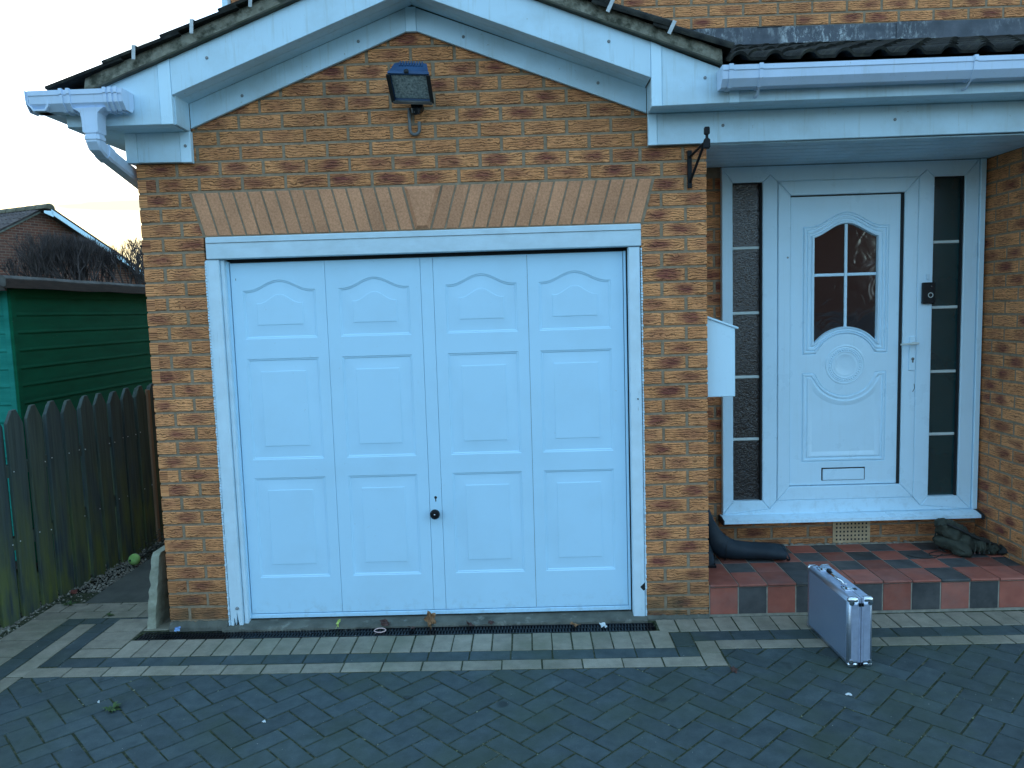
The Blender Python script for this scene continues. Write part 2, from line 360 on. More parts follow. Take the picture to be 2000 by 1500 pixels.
def m_paver(name, c1, c2, moss, mossamt, light):
    t = Mt(name); p = t.tc.outputs['Object']; tn = t.attr('tone')
    s = t.sep(t.attr('bl', 'Vector')); off = t.comb(t.math('ADD', s[0], t.math('MULTIPLY', s[2], 9.1)), t.math('ADD', s[1], t.math('MULTIPLY', s[2], 3.3)), s[2])
    col = t.ramp(t.noise(off, 14, 6, .65), [(.3, c1), (.7, c2)])
    col = t.vadd(col, t.comb(*[t.math('MULTIPLY_ADD', tn, .26, .87)] * 3), 'MULTIPLY')
    gr = t.noise(off, 320, 3, .7); col = t.vadd(col, t.comb(*[t.math('MULTIPLY_ADD', gr, .9, .55)] * 3), 'MULTIPLY')
    mo = t.ramp(t.noise(p, 1.9, 6, .6), [(.46, 0), (.70, mossamt)]); col = t.mix(mo, col, moss)
    sp = t.ramp(t.noise(p, 190, 2), [(.735, 0), (.75, .8)]); sp2 = t.ramp(t.noise(p, 5, 3), [(.5, 0), (.6, 1)]); col = t.mix(t.math('MULTIPLY', sp, sp2), col, light)
    ds = t.ramp(t.noise(p, 4.3, 2), [(.70, 0), (.745, .7)]); col = t.mix(ds, col, tuple(x * .35 for x in c1))
    return t.out(col, t.ramp(t.noise(p, 6, 4), [(.3, .72), (.7, .9)]), t.bump(t.math('ADD', gr, t.noise(off, 60, 4)), .45, .002), spec=.3)
M_PAVD = m_paver('charcoal_paver', (.036, .054, .060), (.064, .090, .096), (.044, .064, .040), .75, (.16, .17, .16))
M_PAVB = m_paver('buff_paver', (.20, .185, .145), (.31, .285, .225), (.12, .13, .08), .6, (.42, .41, .36))
def m_bed():
    t = Mt('joint_sand_and_moss'); p = t.tc.outputs['Object']
    col = t.ramp(t.noise(p, 30, 6, .7), [(.35, (.020, .026, .020)), (.52, (.040, .052, .024)), (.68, (.13, .13, .095))])
    sp = t.ramp(t.vor(p, 190), [(0, 1), (.18, 1), (.3, 0)]); pat = t.ramp(t.noise(p, 3, 4), [(.5, 0), (.62, .8)])
    col = t.mix(t.math('MULTIPLY', sp, pat), col, (.24, .25, .21))
    return t.out(col, .95, t.bump(t.noise(p, 160, 5, .7), 1, .006), spec=.2)
M_BED = m_bed()
def m_qtile(name, c1, c2):
    t = Mt(name); p = t.tc.outputs['Object']; tn = t.attr('tone')
    col = t.ramp(t.noise(p, 11, 5), [(.3, c1), (.7, c2)]); col = t.vadd(col, t.comb(*[t.math('MULTIPLY_ADD', tn, .6, .7)] * 3), 'MULTIPLY')
    du = t.ramp(t.noise(p, 5, 7, .7), [(.45, 0), (.75, .4)]); col = t.mix(du, col, (.16, .15, .14))
    return t.out(col, t.ramp(t.noise(p, 9, 4), [(.3, .5), (.7, .8)]), t.bump(t.noise(p, 35, 4), .15, .002), spec=.3)
M_TRED = m_qtile('red_quarry_tile', (.23, .070, .050), (.33, .105, .072)); M_TDARK = m_qtile('dark_quarry_tile', (.045, .048, .050), (.085, .088, .088))
M_GROUT = surf('tile_grout', (.20, .19, .155), (.34, .32, .26), 30, .95, .4, 200, .001)
M_CONC = surf('old_concrete', (.075, .080, .068), (.15, .155, .13), 9, .95, .8, 90, .005, dirt=(.30, .31, .27), dscale=16, damt=.6, dlo=.58, dhi=.72, spec=.2)
M_PATH = surf('concrete_path', (.070, .078, .070), (.12, .13, .115), 5, .93, .5, 140, .003, dirt=(.04, .048, .035), dscale=3, damt=.6, spec=.2)
M_SLAB = surf('broken_concrete_slab', (.25, .26, .20), (.40, .41, .32), 14, .95, .9, 70, .006, dirt=(.12, .14, .08), dscale=6, damt=.6, spec=.2)
M_GRAVEL = surf('gravel_stones', (.10, .095, .075), (.28, .27, .22), 60, .9, .4, 200, .002, rnd=0, tone=.6)
M_SOIL = surf('dark_soil', (.014, .014, .010), (.035, .032, .022), 18, .97, 1, 70, .01, spec=.1)
M_LAWN = surf('rough_grass_ground', (.030, .045, .014), (.060, .075, .028), 8, .95, 1, 60, .02, spec=.1)
def m_fence():
    t = Mt('stained_fence_wood'); p = t.tc.outputs['Object']; tn = t.attr('tone'); z = t.sep(p)[2]
    g = t.noise(t.map(p, (60, 60, 2.2)), 1, 5, .6)
    col = t.mix(t.math('FRACT', t.math('MULTIPLY', tn, 5.7)), (.056, .084, .098), (.076, .104, .088))
    col = t.mix(t.ramp(g, [(.4, 0), (.75, .6)]), col, (.016, .018, .02))
    al = t.math('MULTIPLY', t.ramp(z, [(.05, 1), (.85, .08)]), t.ramp(t.noise(t.map(p, (1, 6, 1.2)), 2.2, 5), [(.38, 0), (.62, .9)]))
    col = t.mix(al, col, (.14, .175, .045)); col = t.mix(t.ramp(z, [(1.12, 0), (1.22, .55)]), col, (.10, .095, .08))
    return t.out(col, .85, t.bump(g, .5, .003), spec=.25)
M_FENCE = m_fence()
M_NEWWOOD = surf('bare_softwood', (.20, .12, .065), (.30, .19, .11), 5, .8, .3, 60, .002, stretch=(20, 20, 1))
def m_shed(name, a, b):
    t = Mt(name); p = t.tc.outputs['Object']
    col = t.ramp(t.noise(t.map(p, (1, 1, 6)), 2.6, 6, .6), [(.3, a), (.7, b)])
    w = t.ramp(t.noise(p, 70, 2), [(.76, 0), (.78, .6)]); col = t.mix(w, col, (.2, .25, .2))
    return t.out(col, .8, t.bump(t.noise(t.map(p, (2, 2, 60)), 1, 5), .25, .002), spec=.12)
M_SHED = m_shed('green_shed_paint', (.001, .075, .036), (.002, .110, .054))
M_SHEDLIT = m_shed('lit_green_shed_paint', (.010, .17, .135), (.022, .25, .20))  # same green paint, light on the front face put into the colour
M_FELT = surf('weathered_roof_board', (.055, .055, .050), (.12, .12, .11), 10, .95, .6, 90, .004, dirt=(.028, .024, .02), dscale=3, damt=.8)
M_BOARD = surf('brown_eaves_board', (.022, .017, .014), (.048, .036, .028), 7, .85, .4, 60, .003, stretch=(1, 1, 8))
M_TWIG = surf('bare_twig_bark', (.026, .020, .020), (.085, .066, .062), 9, .9, .0, tone=.5)
def m_farbrick():
    t = Mt('far_red_brick'); p = t.tc.outputs['Object']
    n = t.n.new('ShaderNodeTexBrick'); t.link(t.map(t.comb(t.sep(t.attr('bl', 'Vector'))[0], t.sep(t.attr('bl', 'Vector'))[1], 0.0), (1, 1, 1)), n.inputs['Vector'])
    n.inputs['Scale'].default_value = 1; n.inputs['Brick Width'].default_value = .225; n.inputs['Row Height'].default_value = .075; n.inputs['Mortar Size'].default_value = .009; n.inputs['Mortar Smooth'].default_value = .2
    n.inputs['Color1'].default_value = (.17, .060, .038, 1); n.inputs['Color2'].default_value = (.085, .036, .030, 1); n.inputs['Mortar'].default_value = (.19, .135, .105, 1)
    col = t.mix(t.ramp(t.noise(p, 1.2, 5), [(.35, 0), (.7, .4)]), n.outputs['Color'], (.13, .085, .065))
    return t.out(col, .95, t.bump(n.outputs['Fac'], .4, -.006), spec=.2)
M_FARBRICK = m_farbrick()
M_FARTILE = surf('far_roof_tile', (.030, .026, .028), (.065, .052, .050), 5, .92, .5, 30, .01, rnd=.25)
M_NBTILE = surf('brown_roof_tile', (.060, .048, .048), (.120, .095, .090), 12, .92, .5, 60, .006, rnd=.25, dirt=(.12, .12, .09), dscale=6, damt=.5)
M_RIDGE = surf('lichened_ridge_tile', (.07, .065, .045), (.16, .15, .10), 6, .95, .5, 40, .01, rnd=.2)
M_RUBBER = surf('navy_black_rubber', (.008, .015, .022), (.018, .030, .042), 8, .62, .45, 25, .004, spec=.3, dirt=(.04, .05, .055), dscale=6, damt=.5)
M_OLIVE = surf('olive_canvas', (.022, .027, .020), (.050, .058, .042), 22, .9, .7, 160, .002)
M_OLIVED = surf('dark_boot_trim', (.008, .010, .010), (.02, .024, .022), 22, .7, .4, 120, .002)
M_LAMPBL = surf('blue_black_lamp_housing', (.010, .045, .115), (.018, .070, .165), 16, .42, .25, 60, .001, dirt=(.30, .40, .5), dscale=22, damt=.9, dlo=.72, dhi=.74)
M_LAMPGL = surf('prismatic_lamp_glass', (.12, .17, .18), (.50, .60, .60), 90, .22, 1, 210, .004)
M_CONDUIT = surf('grey_conduit', (.10, .105, .105), (.19, .19, .185), 15, .6, .3, 60, .001)
M_LEAFB = surf('dry_brown_leaf', (.16, .075, .030), (.34, .19, .09), 40, .8, .6, 90, .002)
M_LEAFD = surf('rotting_dark_leaf', (.035, .018, .014), (.10, .045, .035), 40, .8, .6, 90, .002)
M_WEED = surf('weed_leaf', (.025, .060, .012), (.06, .11, .025), 40, .7, .3, 90, .001)
M_LIME = surf('lime_scrap', (.38, .50, .10), (.55, .65, .20), 40, .6, .2, 90, .001)
M_PINK = surf('pink_elastic', (.55, .36, .34), (.68, .48, .44), 40, .6, .1, 90, .001)
M_WSCRAP = surf('white_scrap', (.50, .55, .56), (.7, .75, .76), 40, .7, .3, 90, .001)
M_BSCRAP = surf('blue_foil_scrap', (.04, .13, .45), (.35, .55, .75), 60, .35, .3, 90, .001)
M_BALL = surf('dirty_green_ball', (.26, .52, .12), (.42, .72, .24), 16, .9, .6, 200, .002, dirt=(.05, .07, .02), dscale=9, damt=.8, dlo=.6, dhi=.7)
M_CAP = surf('grey_screw_cap', (.16, .19, .20), (.28, .31, .32), 20, .5, 0)
M_VENT = surf('buff_terracotta', (.42, .30, .17), (.55, .41, .25), 30, .85, .3, 120, .001)
M_SILVER = surf('silver_car_paint', (.35, .38, .40), (.42, .45, .47), 3, .25, 0, metal=.7)
M_IVORY = surf('off_white_bead', (.50, .58, .56), (.6, .68, .66), 10, .4, 0)
#PART2
# ================================================================== THE HOUSE
house = thing('brick_house', (0, 0, 0), 'buff brick house with white garage door and white front door', 'house')
CH = .0767
def zc(c): return .05 + CH * c
MJ = .0132
bricks = []      # (poly, frame, centre, full-brick centre, tone)
def brick_tone(): return random.random()
def add_brick(poly, fr, depth=.045, cen=None, tn=None):
    poly = ccw(poly)
    if len(poly) < 3 or poly_area(poly) < .0006: return
    us = [p[0] for p in poly]; vs = [p[1] for p in poly]
    if cen is None: cen = ((min(us) + max(us)) / 2, (min(vs) + max(vs)) / 2)
    bricks.append((poly, fr, cen, brick_tone() if tn is None else tn, depth))
def row(fr, v0, v1, edges, clips=(), depth=.045):
    """edges: list of perpend centres incl. both ends (ends have no half joint)"""
    n = len(edges) - 1
    for i in range(n):
        a = edges[i] + (0 if i == 0 else MJ / 2 + .0015); b = edges[i + 1] - (0 if i == n - 1 else MJ / 2 + .0015)
        if b - a < .025: continue
        j = lambda: random.uniform(-.0013, .0013)
        a += j() if i else 0; b += j() if i < n - 1 else 0
        poly = [(a, v0 + j()), (b, v0 + j()), (b, v1 + j()), (a, v1 + j())]
        cen = ((a + b) / 2, (v0 + v1) / 2)
        for c in clips: poly = clip(poly, *c)
        tn = random.random()                                 # which bricks carry the dark kiln patch
        if fr is F0:
            if 2.33 < v0 < 2.49: tn = .55 + .45 * tn
            elif 2.49 < v0 < 2.65: tn = .38 * tn
            elif v0 < 2.3: tn = .42 * tn if b - a < .15 else .35 + .65 * tn
        add_brick(poly, fr, depth, cen, tn)
XL, XA, XB, XR = -.548, -.2227, 2.058, 2.3997
F0 = FY(0)
for c in range(-1, 27):                                   # piers beside the garage door
    z0, z1 = zc(c) + MJ / 2, zc(c + 1) - MJ / 2
    odd = c % 2
    row(F0, z0, z1, [XL, -.333, XA] if odd else [XL, -.438, XA])
    row(F0, z0, z1, [XB, 2.290, XR] if odd else [XB, 2.165, XR])
for c in (27, 28, 29):                                    # beside the flat arch, cut to its slanted ends
    z0, z1 = zc(c) + MJ / 2, zc(c + 1) - MJ / 2; odd = c % 2
    cl = [(1, .27, -.274 + .27 * 2.345 - .012)]; crr = [(-1, .27, -(2.123 - .27 * 2.348) - .012)]
    row(F0, z0, z1, [XL, -.333, -.15] if odd else [XL, -.438, -.22], cl)
    row(F0, z0, z1, [2.03, 2.290, XR] if odd else [2.08, 2.165, XR], crr)
gab = [(.39, 1, 3.118 + .39 * .912 + .03), (-.39, 1, 3.118 - .39 * .912 + .03)]
for c in range(30, 41):                                   # gable courses
    z0, z1 = zc(c) + MJ / 2, zc(c + 1) - MJ / 2
    if c % 2 == 0: e = [XL, -.445] + [-.225 + .225 * k for k in range(11)] + ([2.17, XR] if c == 30 else [2.175, XR])
    else: e = [XL] + [-.3375 + .225 * k for k in range(11)] + ([2.06, 2.28, XR] if c == 31 else [2.14, 2.28, XR])
    row(F0, z0, z1, e, gab)
# recess: strip left of the door frame, under the sill, right-hand side wall
YB = .655; FB = FY(YB)
for c in range(1, 33):
    z0, z1 = zc(c) + .02 + MJ / 2, zc(c + 1) + .02 - MJ / 2
    if z1 > 2.5: continue
    if z0 < .35:
        off = .1125 * (c % 2); row(FB, max(z0, .183), z1, [2.40] + [2.50 + off + .225 * k for k in range(8)] + [4.205], [(0, 1, .368)] if z1 > .37 else ())
    else: row(FB, z0, z1, [2.40, 2.50 if c % 2 else 2.60, 2.64])
XS = 4.205; FS = FXn(XS)
for c in range(-1, 33):
    z0, z1 = zc(c) + MJ / 2, zc(c + 1) - MJ / 2
    off = .0 if c % 2 else .1125
    e = [-.02] + [.0925 + off + .225 * k for k in range(3)] + [.655]
    e = [x for i, x in enumerate(e) if i in (0, len(e) - 1) or .03 < x < .62]
    row(FS, z0, z1, e)
# upper storey wall behind the roofs
YU = 1.2; FU = FY(YU)
for c in range(-1, 9):
    z0 = 3.488 + c * CH; off = .1125 * (c % 2)
    row(FU, z0 + MJ / 2, z0 + CH - MJ / 2, [-.43] + [-.43 + .1 + off + .225 * k for k in range(33)] + [7.2])
# far sides that a step to the side would show
FL = FXn(XL)
for c in range(-1, 33):
    z0, z1 = zc(c) + MJ / 2, zc(c + 1) - MJ / 2; off = .1125 * (c % 2)
    row(FL, z0, z1, [.0, .10 + off] + [.10 + off + .225 * k for k in range(1, 22)])
FPR = FXp(XR)
for c in range(2, 32):
    z0, z1 = zc(c) + MJ / 2, zc(c + 1) - MJ / 2; off = .1125 * (c % 2)
    row(FPR, z0, z1, [.003, .10 + off, .325 + off, .655])
FRW = FY(-.02)
for c in range(-1, 33):
    z0, z1 = zc(c) + MJ / 2, zc(c + 1) - MJ / 2; off = .1125 * (c % 2)
    row(FRW, z0, z1, [4.205, 4.31 + off] + [4.31 + off + .225 * k for k in range(1, 13)])
def area_px(b):
    poly, fr, cen, tn, dp = b
    q = [px(fr(u, v, 0)) for u, v in poly]
    if any(p is None for p in q): return 0
    if not any(-10 < p[0] < 2010 and -10 < p[1] < 1510 for p in q): return 0
    if fr in (FL, FPR, FRW): return 0
    if fr is FU and q[0][1] > 130: return 0
    if fr is FU and 500 < q[0][0] < 1050: return 0
    return abs(poly_area(q))
order = sorted(bricks, key=area_px, reverse=True)
stuff = MB()
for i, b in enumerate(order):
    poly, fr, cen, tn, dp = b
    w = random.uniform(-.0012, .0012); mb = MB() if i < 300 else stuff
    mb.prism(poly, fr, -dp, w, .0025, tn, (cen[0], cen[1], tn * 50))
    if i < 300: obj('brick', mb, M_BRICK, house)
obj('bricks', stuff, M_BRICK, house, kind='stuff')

# mortar faces / wall bodies
w = MB()
dm = -.0045
w.prism([(XL + .004, -.05), (XA - .003, -.05), (XA - .003, 2.117), (XL + .004, 2.117)], F0, -.1, dm)
w.prism([(XB + .003, -.05), (XR - .004, -.05), (XR - .004, 2.117), (XB + .003, 2.117)], F0, -.1, dm)
w.prism([(XL + .004, 2.118), (XR - .004, 2.118), (XR - .004, 2.70), (2.12, 2.75), (.92, 3.22), (-.28, 2.75), (XL + .004, 2.70)], F0, -.1, dm)
w.prism(rect(.107, 4.9, -.05, 2.62), FXn(XL), -.1, dm)
w.prism(rect(.107, .655, -.05, 2.5), FXp(XR), -.1, dm)
w.prism(rect(2.404, 4.21, 0, .372), FB, -.1, dm)
w.prism(rect(2.404, 2.66, .373, 2.52), FB, -.1, dm)
w.prism(rect(-.014, .66, -.05, 2.62), FS, -.1, dm)
w.prism(rect(4.212, 7.1, -.05, 2.62), FRW, -.1, dm)
w.prism(rect(-.426, 7.2, 2.9, 4.3), FU, -.1, dm)
obj('mortar', w, M_MORTAR, house)
w = MB()                                                   # inner shell so nothing is see-through
w.box(-.44, 2.29, .6, .7, 0, 2.6); w.box(2.66, 4.3, .76, .86, 0, 2.6); w.box(-.42, 7.2, 1.302, 1.4, 0, 4.3)
obj('inner_wall', w, M_DARK, house)
# flat arch over the garage door, keystone
def arch_piece(u0b, u1b, u0t, u1t, name, ch=.0025, wf=0.0, lab=None):
    mb = MB(); mb.prism([(u0b, 2.125), (u1b, 2.124), (u1t, 2.344), (u0t, 2.345)], F0, -.05, wf + random.uniform(-.001, .001), ch, random.random())
    return obj(name, mb, M_ARCH, house, label=lab)
lb0, lb1, lt0, lt1 = -.214, .882, -.274, .832
rb0, rb1, rt0, rt1 = .970, 2.062, 1.035, 2.123
for k in range(15):
    f = lambda a, b, t: a + (b - a) * t
    arch_piece(f(lb0, lb1, k / 15) + .004, f(lb0, lb1, (k + 1) / 15) - .006, f(lt0, lt1, k / 15) + .004, f(lt0, lt1, (k + 1) / 15) - .006, 'arch_brick')
    arch_piece(f(rb0, rb1, k / 15) + .006, f(rb0, rb1, (k + 1) / 15) - .004, f(rt0, rt1, k / 15) + .006, f(rt0, rt1, (k + 1) / 15) - .004, 'arch_brick')
mb = MB(); mb.prism([(.888, 2.124), (.964, 2.124), (1.029, 2.345), (.838, 2.345)], F0, -.05, .016, .018, .55)
obj('keystone', mb, M_ARCH, house)
# mortar fillet under the left pier and rough concrete plinth strip
for x0_, x1_, hh in ((XL + .002, XA - .004, .046), (XB + .004, XR - .002, .018)):
    mb = MB(); rings = []
    for i in range(61):
        x = x0_ + (x1_ - x0_) * i / 60; a = mnoise.noise(Vector((x * 30, 0, 0))); b = mnoise.noise(Vector((x * 70, 3, 0)))
        rings.append([(x, -.022 + .006 * a, -.03), (x, -.020 + .007 * a + .004 * b, hh * .35), (x, -.006 + .003 * b, hh + .008 * a + .006 * b), (x, .05, hh), (x, .05, -.03)])
    mb.loft(rings); obj('plinth', mb, M_CONC, house)

# ------------------------------------------------------------------ garage door frame (timber)
fr = MB(); fr.cbox(XA + .012, XB + .000, -.010, .05, 2.003, 2.117, .004)
lin = obj('frame_header', fr, M_TIMBERH, house)
mb = MB(); mb.cbox(XA + .012, XB + .0, -.014, -.009, 2.086, 2.0872, .0003); obj('header_groove', mb, M_DARK, lin)
# left post with rotten jagged foot
jag = [(-.2175, -.018), (-.207, -.018), (-.203, .010), (-.199, .062), (-.194, .050), (-.190, .020), (-.186, .045), (-.181, .098), (-.177, .060), (-.170, .018), (-.163, -.005), (-.157, -.004), (-.152, .012), (-.150, 1.999), (-.2175, 1.999)]
mb = MB()
poly = jag; mb.prism([(u + .006 * (1 - v / 2), v) for u, v in poly], F0, -.05, .003, 0)
post = obj('side_post', mb, M_TIMBER, house)
mb = MB(); mb.prism([(-.1485 + .006, -.004), (-.128 + .006, .004), (-.130, 1.999), (-.1485, 1.999)], F0, -.09, -.014, .003); obj('stop_batten', mb, M_TIMBER, post)
mb = MB(); mb.prism([(1.991, .012), (2.0545, -.002), (2.0505, 1.999), (1.992, 1.999)], F0, -.05, .003, .003)
post2 = obj('side_post', mb, M_TIMBER, house)
mb = MB(); mb.prism([(2.028, .18), (2.0535, .205), (2.055, .165), (2.045, .16)], F0, -.02, .0045, 0); obj('rot_hole', mb, M_DARK, post2)
for (x, z) in ((-.172, .115),):
    mb = MB(); mb.lathe([(.009, -.002), (.009, .006), (.006, .0075)], lambda u, v, w: (x + u, -.003 - w, z + v), 14); obj('screw_head', mb, M_CAP, post, smooth=30)
mb = MB(); mb.lathe([(.004, -.002), (.004, .004)], lambda u, v, w: (2.030 + u, -.003 - w, 1.205 + v), 8); obj('nail_hole', mb, M_DARK, post2)
# rough sealant beads where the posts meet the brick
for x0, s, y in ((-.2195, 1, 0), (2.0575, -1, 0)):
    mb = MB()
    for k in range(130):
        z = .02 + k * .0152; r = random.uniform(.002, .0065); mb.box(x0 - r * .5, x0 + r, -.006 - random.random() * .006, .01, z, z + .0125)
    obj('sealant_bead', mb, M_TIMBER, house)

# ------------------------------------------------------------------ relief panels
def panel_loop(u0, u1, v0, v1, d=0, arch=0, n=18, sh=.10, circ=None, circ_bot=None):
    """closed ccw loop inset by d. arch: extra height of an ogee top. circ=(cu,cv,r): concave arc in the top; circ_bot: arc rising into the bottom"""
    a, b, c, e = u0 + d, u1 - d, v0 + d, v1 - d; L = []
    m = 20
    def bottom(u):
        if circ_bot:
            cu, cv, r = circ_bot; r = r + d * .62
            if abs(u - cu) < r: return max(c, cv + sqrt(max(0, r * r - (u - cu) ** 2)))
        return c
    for k in range(m + 1): u = a + (b - a) * k / m; L.append((u, bottom(u)))
    def top(u):
        if arch:
            t = abs((u - (u0 + u1) / 2) / ((u1 - u0) / 2)); t = min(1, t / (1 - sh)); return e + arch * (.5 + .5 * cos(pi * t))
        if circ:
            cu, cv, r = circ; r = r + d
            if abs(u - cu) < r: return min(e, cv - sqrt(max(0, r * r - (u - cu) ** 2)))
        return e
    for k in range(m + 5): u = b + (a - b) * k / (m + 4); L.append((u, top(u)))
    return L
def relief(mb, outer, panels, M, w0=0.0):
    polys = [[Vector((p[0], p[1], 0)) for p in outer]] + [[Vector((p[0], p[1], 0)) for p in pn['loops'][0][0]] for pn in panels]
    flat = [p for q in polys for p in q]
    tris = tessellate_polygon(polys)
    mb.add([M(p.x, p.y, w0) for p in flat], [tuple(t) for t in tris])
    for pn in panels:
        ls = pn['loops']; n = len(ls[0][0]); vs = [M(u, v, w0 + w) for l, w in ls for u, v in l]; fs = []
        for k in range(len(ls) - 1):
            for i in range(n): j = (i + 1) % n; fs.append((k * n + i, k * n + j, (k + 1) * n + j, (k + 1) * n + i))
        mb.add(vs, fs)
        if not pn.get('open'):
            l = ls[-1]; tr = tessellate_polygon([[Vector((p[0], p[1], 0)) for p in l[0]]]); mb.add([M(u, v, w0 + l[1]) for u, v in l[0]], [tuple(t) for t in tr])

YG = .05; FG = FY(YG)
gd = MB()
gd.cbox(-.136, -.116, YG - .004, YG + .05, .034, 1.992, .002); gd.cbox(1.971, 1.984, YG - .004, YG + .05, .034, 1.984, .002)
gd.cbox(-.1155, 1.9705, YG - .004, YG + .05, .034, .0565, .002); gd.cbox(-.1155, 1.9705, YG + .012, YG + .05, 1.980, 1.984, .001)
gdoor = obj('garage_door', gd, M_GDOOR, house, label='white up-and-over garage door with moulded panels')
mb = MB(); mb.box(-.17, 2.02, YG + .016, YG + .03, .05, 2.06); obj('door_backing', mb, M_DARK, gdoor)
mb = MB(); mb.box(-.2, 2.05, YG + .1, YG + .12, -.02, 2.12); obj('garage_darkness', mb, M_DARK, house)
seams = [-.1125, .3915, .8985, .9655, 1.4640, 1.9685]
colx = [(-.0525, .3355), (.4605, .8365), (1.0270, 1.4060), (1.5225, 1.9030)]
def gpanel(u0, u1, v0, v1, arch=0):
    P = lambda d, w: (panel_loop(u0, u1, v0, v1, d, arch, sh=.12), w)
    iu0, iu1, iv0 = u0 + .072, u1 - .072, v0 + .074
    ia = arch * .86
    I = lambda d, w: (panel_loop(iu0, iu1, iv0, v1 - .070, d, ia, sh=.10), w)
    return {'loops': [P(0, 0), P(.003, -.0035), P(.0085, -.0040), P(.0115, -.0075), P(.016, -.0078), I(-.0012, -.0030), I(.0006, -.0008), I(.006, -.0006)]}
for k in range(5):
    a, b = seams[k] + .0008, seams[k + 1] - .0008
    z0, z1 = .0605, 1.9795
    ci = {0: 0, 1: 1, 3: 2, 4: 3}.get(k)
    mb = MB(); pans = []
    if ci is not None:
        u0, u1 = colx[ci]
        pans = [gpanel(u0, u1, .2635, .8225), gpanel(u0, u1, .9225, 1.4725), gpanel(u0, u1, 1.5785, 1.8365, .054)]
    e = .0012
    outer = [(a + e, z0 + e), (b - e, z0 + e), (b - e, z1 - e), (a + e, z1 - e)]
    relief(mb, outer, pans, FG, .0)
    o4 = [(a, z0), (b, z0), (b, z1), (a, z1)]
    vs = [FG(u, v, 0) for u, v in outer] + [FG(u, v, -e) for u, v in o4] + [FG(u, v, -.014) for u, v in o4]
    mb.add(vs, [(i, (i + 1) % 4, 4 + (i + 1) % 4, 4 + i) for i in range(4)] + [(4 + i, 4 + (i + 1) % 4, 8 + (i + 1) % 4, 8 + i) for i in range(4)])
    obj('door_panel' if ci is not None else 'centre_rail', mb, M_GDOOR, gdoor, smooth=28)
# knob and keyhole
kx, kz = .929, .606
mb = MB(); mb.lathe([(.017, -.002), (.017, .004), (.010, .008), (.009, .020), (.022, .026), (.027, .034), (.027, .042), (.022, .049), (.010, .051)], lambda u, v, w: (kx + u, YG - w, kz + v), 24)
kn = obj('door_knob', mb, M_BLACK, gdoor, smooth=40)
mb = MB(); mb.lathe([(.0045, -.001), (.0045, .0525), (.003, .0535)], lambda u, v, w: (kx + u, YG - w, kz + v), 12); obj('knob_screw', mb, M_CHROME, gdoor, smooth=40)
mb = MB(); mb.lathe([(.0075, -.002), (.0075, .0008)], lambda u, v, w: (.932 + u, YG - w, .690 + v), 14); mb.box(.9295, .9345, YG - .0009, YG + .002, .668, .688); obj('keyhole', mb, M_DARK, gdoor)
mb = MB(); mb.box(-.0862, -.0838, YG - .0006, YG + .002, 1.892, 1.903); obj('paint_chip', mb, M_DARK, gdoor)

# ------------------------------------------------------------------ verge, fascia, soffit
YF = -.20
FF = FY(YF)
def slab(name, poly, y0, y1, m, ch=.002, par=house, **k):
    mb = MB(); mb.prism(ccw(poly), FY(y0), -(y1 - y0), 0, ch); return obj(name, mb, m, par, **k)
AX = .92
slab('bargeboard', [(-.2475, 2.786), (AX - .0005, 3.232), (AX - .0005, 3.402), (-.2475, 2.957)], YF, YF + .02, M_FASCIA)
slab('bargeboard', [(AX + .0005, 3.232), (2.0865, 2.789), (2.0865, 2.957), (AX + .0005, 3.402)], YF, YF + .02, M_FASCIA)
slab('box_end', [(-.775, 2.65), (-.309, 2.649), (-.309, 2.934), (-.66, 2.806), (-.775, 2.765)], YF, YF + .02, M_FASCIA)
slab('cover_strip', [(-.3085, 2.648), (-.2485, 2.648), (-.2485, 2.957), (-.3085, 2.934)], YF - .003, YF + .02, M_UPVC)
slab('box_end', [(2.139, 2.655), (2.4635, 2.659), (2.4635, 2.805), (2.403, 2.829), (2.139, 2.936)], YF, YF + .02, M_FASCIA)
slab('cover_strip', [(2.0875, 2.654), (2.138, 2.654), (2.138, 2.936), (2.0875, 2.957)], YF - .003, YF + .02, M_UPVC)
slab('cover_strip', [(2.464, 2.6585), (2.511, 2.6585), (2.511, 2.82), (2.464, 2.82)], YF - .003, YF + .02, M_UPVC)
slab('fascia_board', [(2.5115, 2.66), (7.2, 2.668), (7.2, 2.83), (2.5115, 2.82)], YF, YF + .02, M_FASCIA)
# inner returns of the boxes
mb = MB(); mb.prism(rect(YF + .021, -.0225, 2.652, 2.80), FXp(-.2415), -.012, 0, .001); obj('box_return', mb, M_FASCIA, house)
mb = MB(); mb.prism(rect(YF + .021, -.0225, 2.658, 2.80), FXn(2.0935), -.012, 0, .001); obj('box_return', mb, M_FASCIA, house)
# soffit boards
def soffit_x(x0, z0, x1, z1, ya, yb, t=.01):
    mb = MB(); mb.add([(x0, ya, z0), (x1, ya, z1), (x1, yb, z1), (x0, yb, z0), (x0, ya, z0 + t), (x1, ya, z1 + t), (x1, yb, z1 + t), (x0, yb, z0 + t)],
        [(0, 3, 2, 1), (4, 5, 6, 7), (0, 1, 5, 4), (1, 2, 6, 5), (2, 3, 7, 6), (3, 0, 4, 7)]); return obj('soffit_board', mb, M_FASCIA, house)
for ya, yb in ((YF + .021, -.112), (-.109, -.024)):
    soffit_x(-.245, 2.789, AX - .001, 3.234, ya, yb); soffit_x(AX + .001, 3.234, 2.085, 2.791, ya, yb)
    soffit_x(-.775, 2.651, -.262, 2.651, ya, yb); soffit_x(2.10, 2.661, 7.2, 2.668, ya, yb)
mb = MB(); mb.box(-.785, -.55, -.023, 5.0, 2.651, 2.661); obj('soffit_board', mb, M_FASCIA, house)
mb = MB(); mb.prism(rect(YF + .02, 5.0, 2.65, 2.80), FXn(-.786), -.02, 0, .002); obj('fascia_board', mb, M_FASCIA, house)
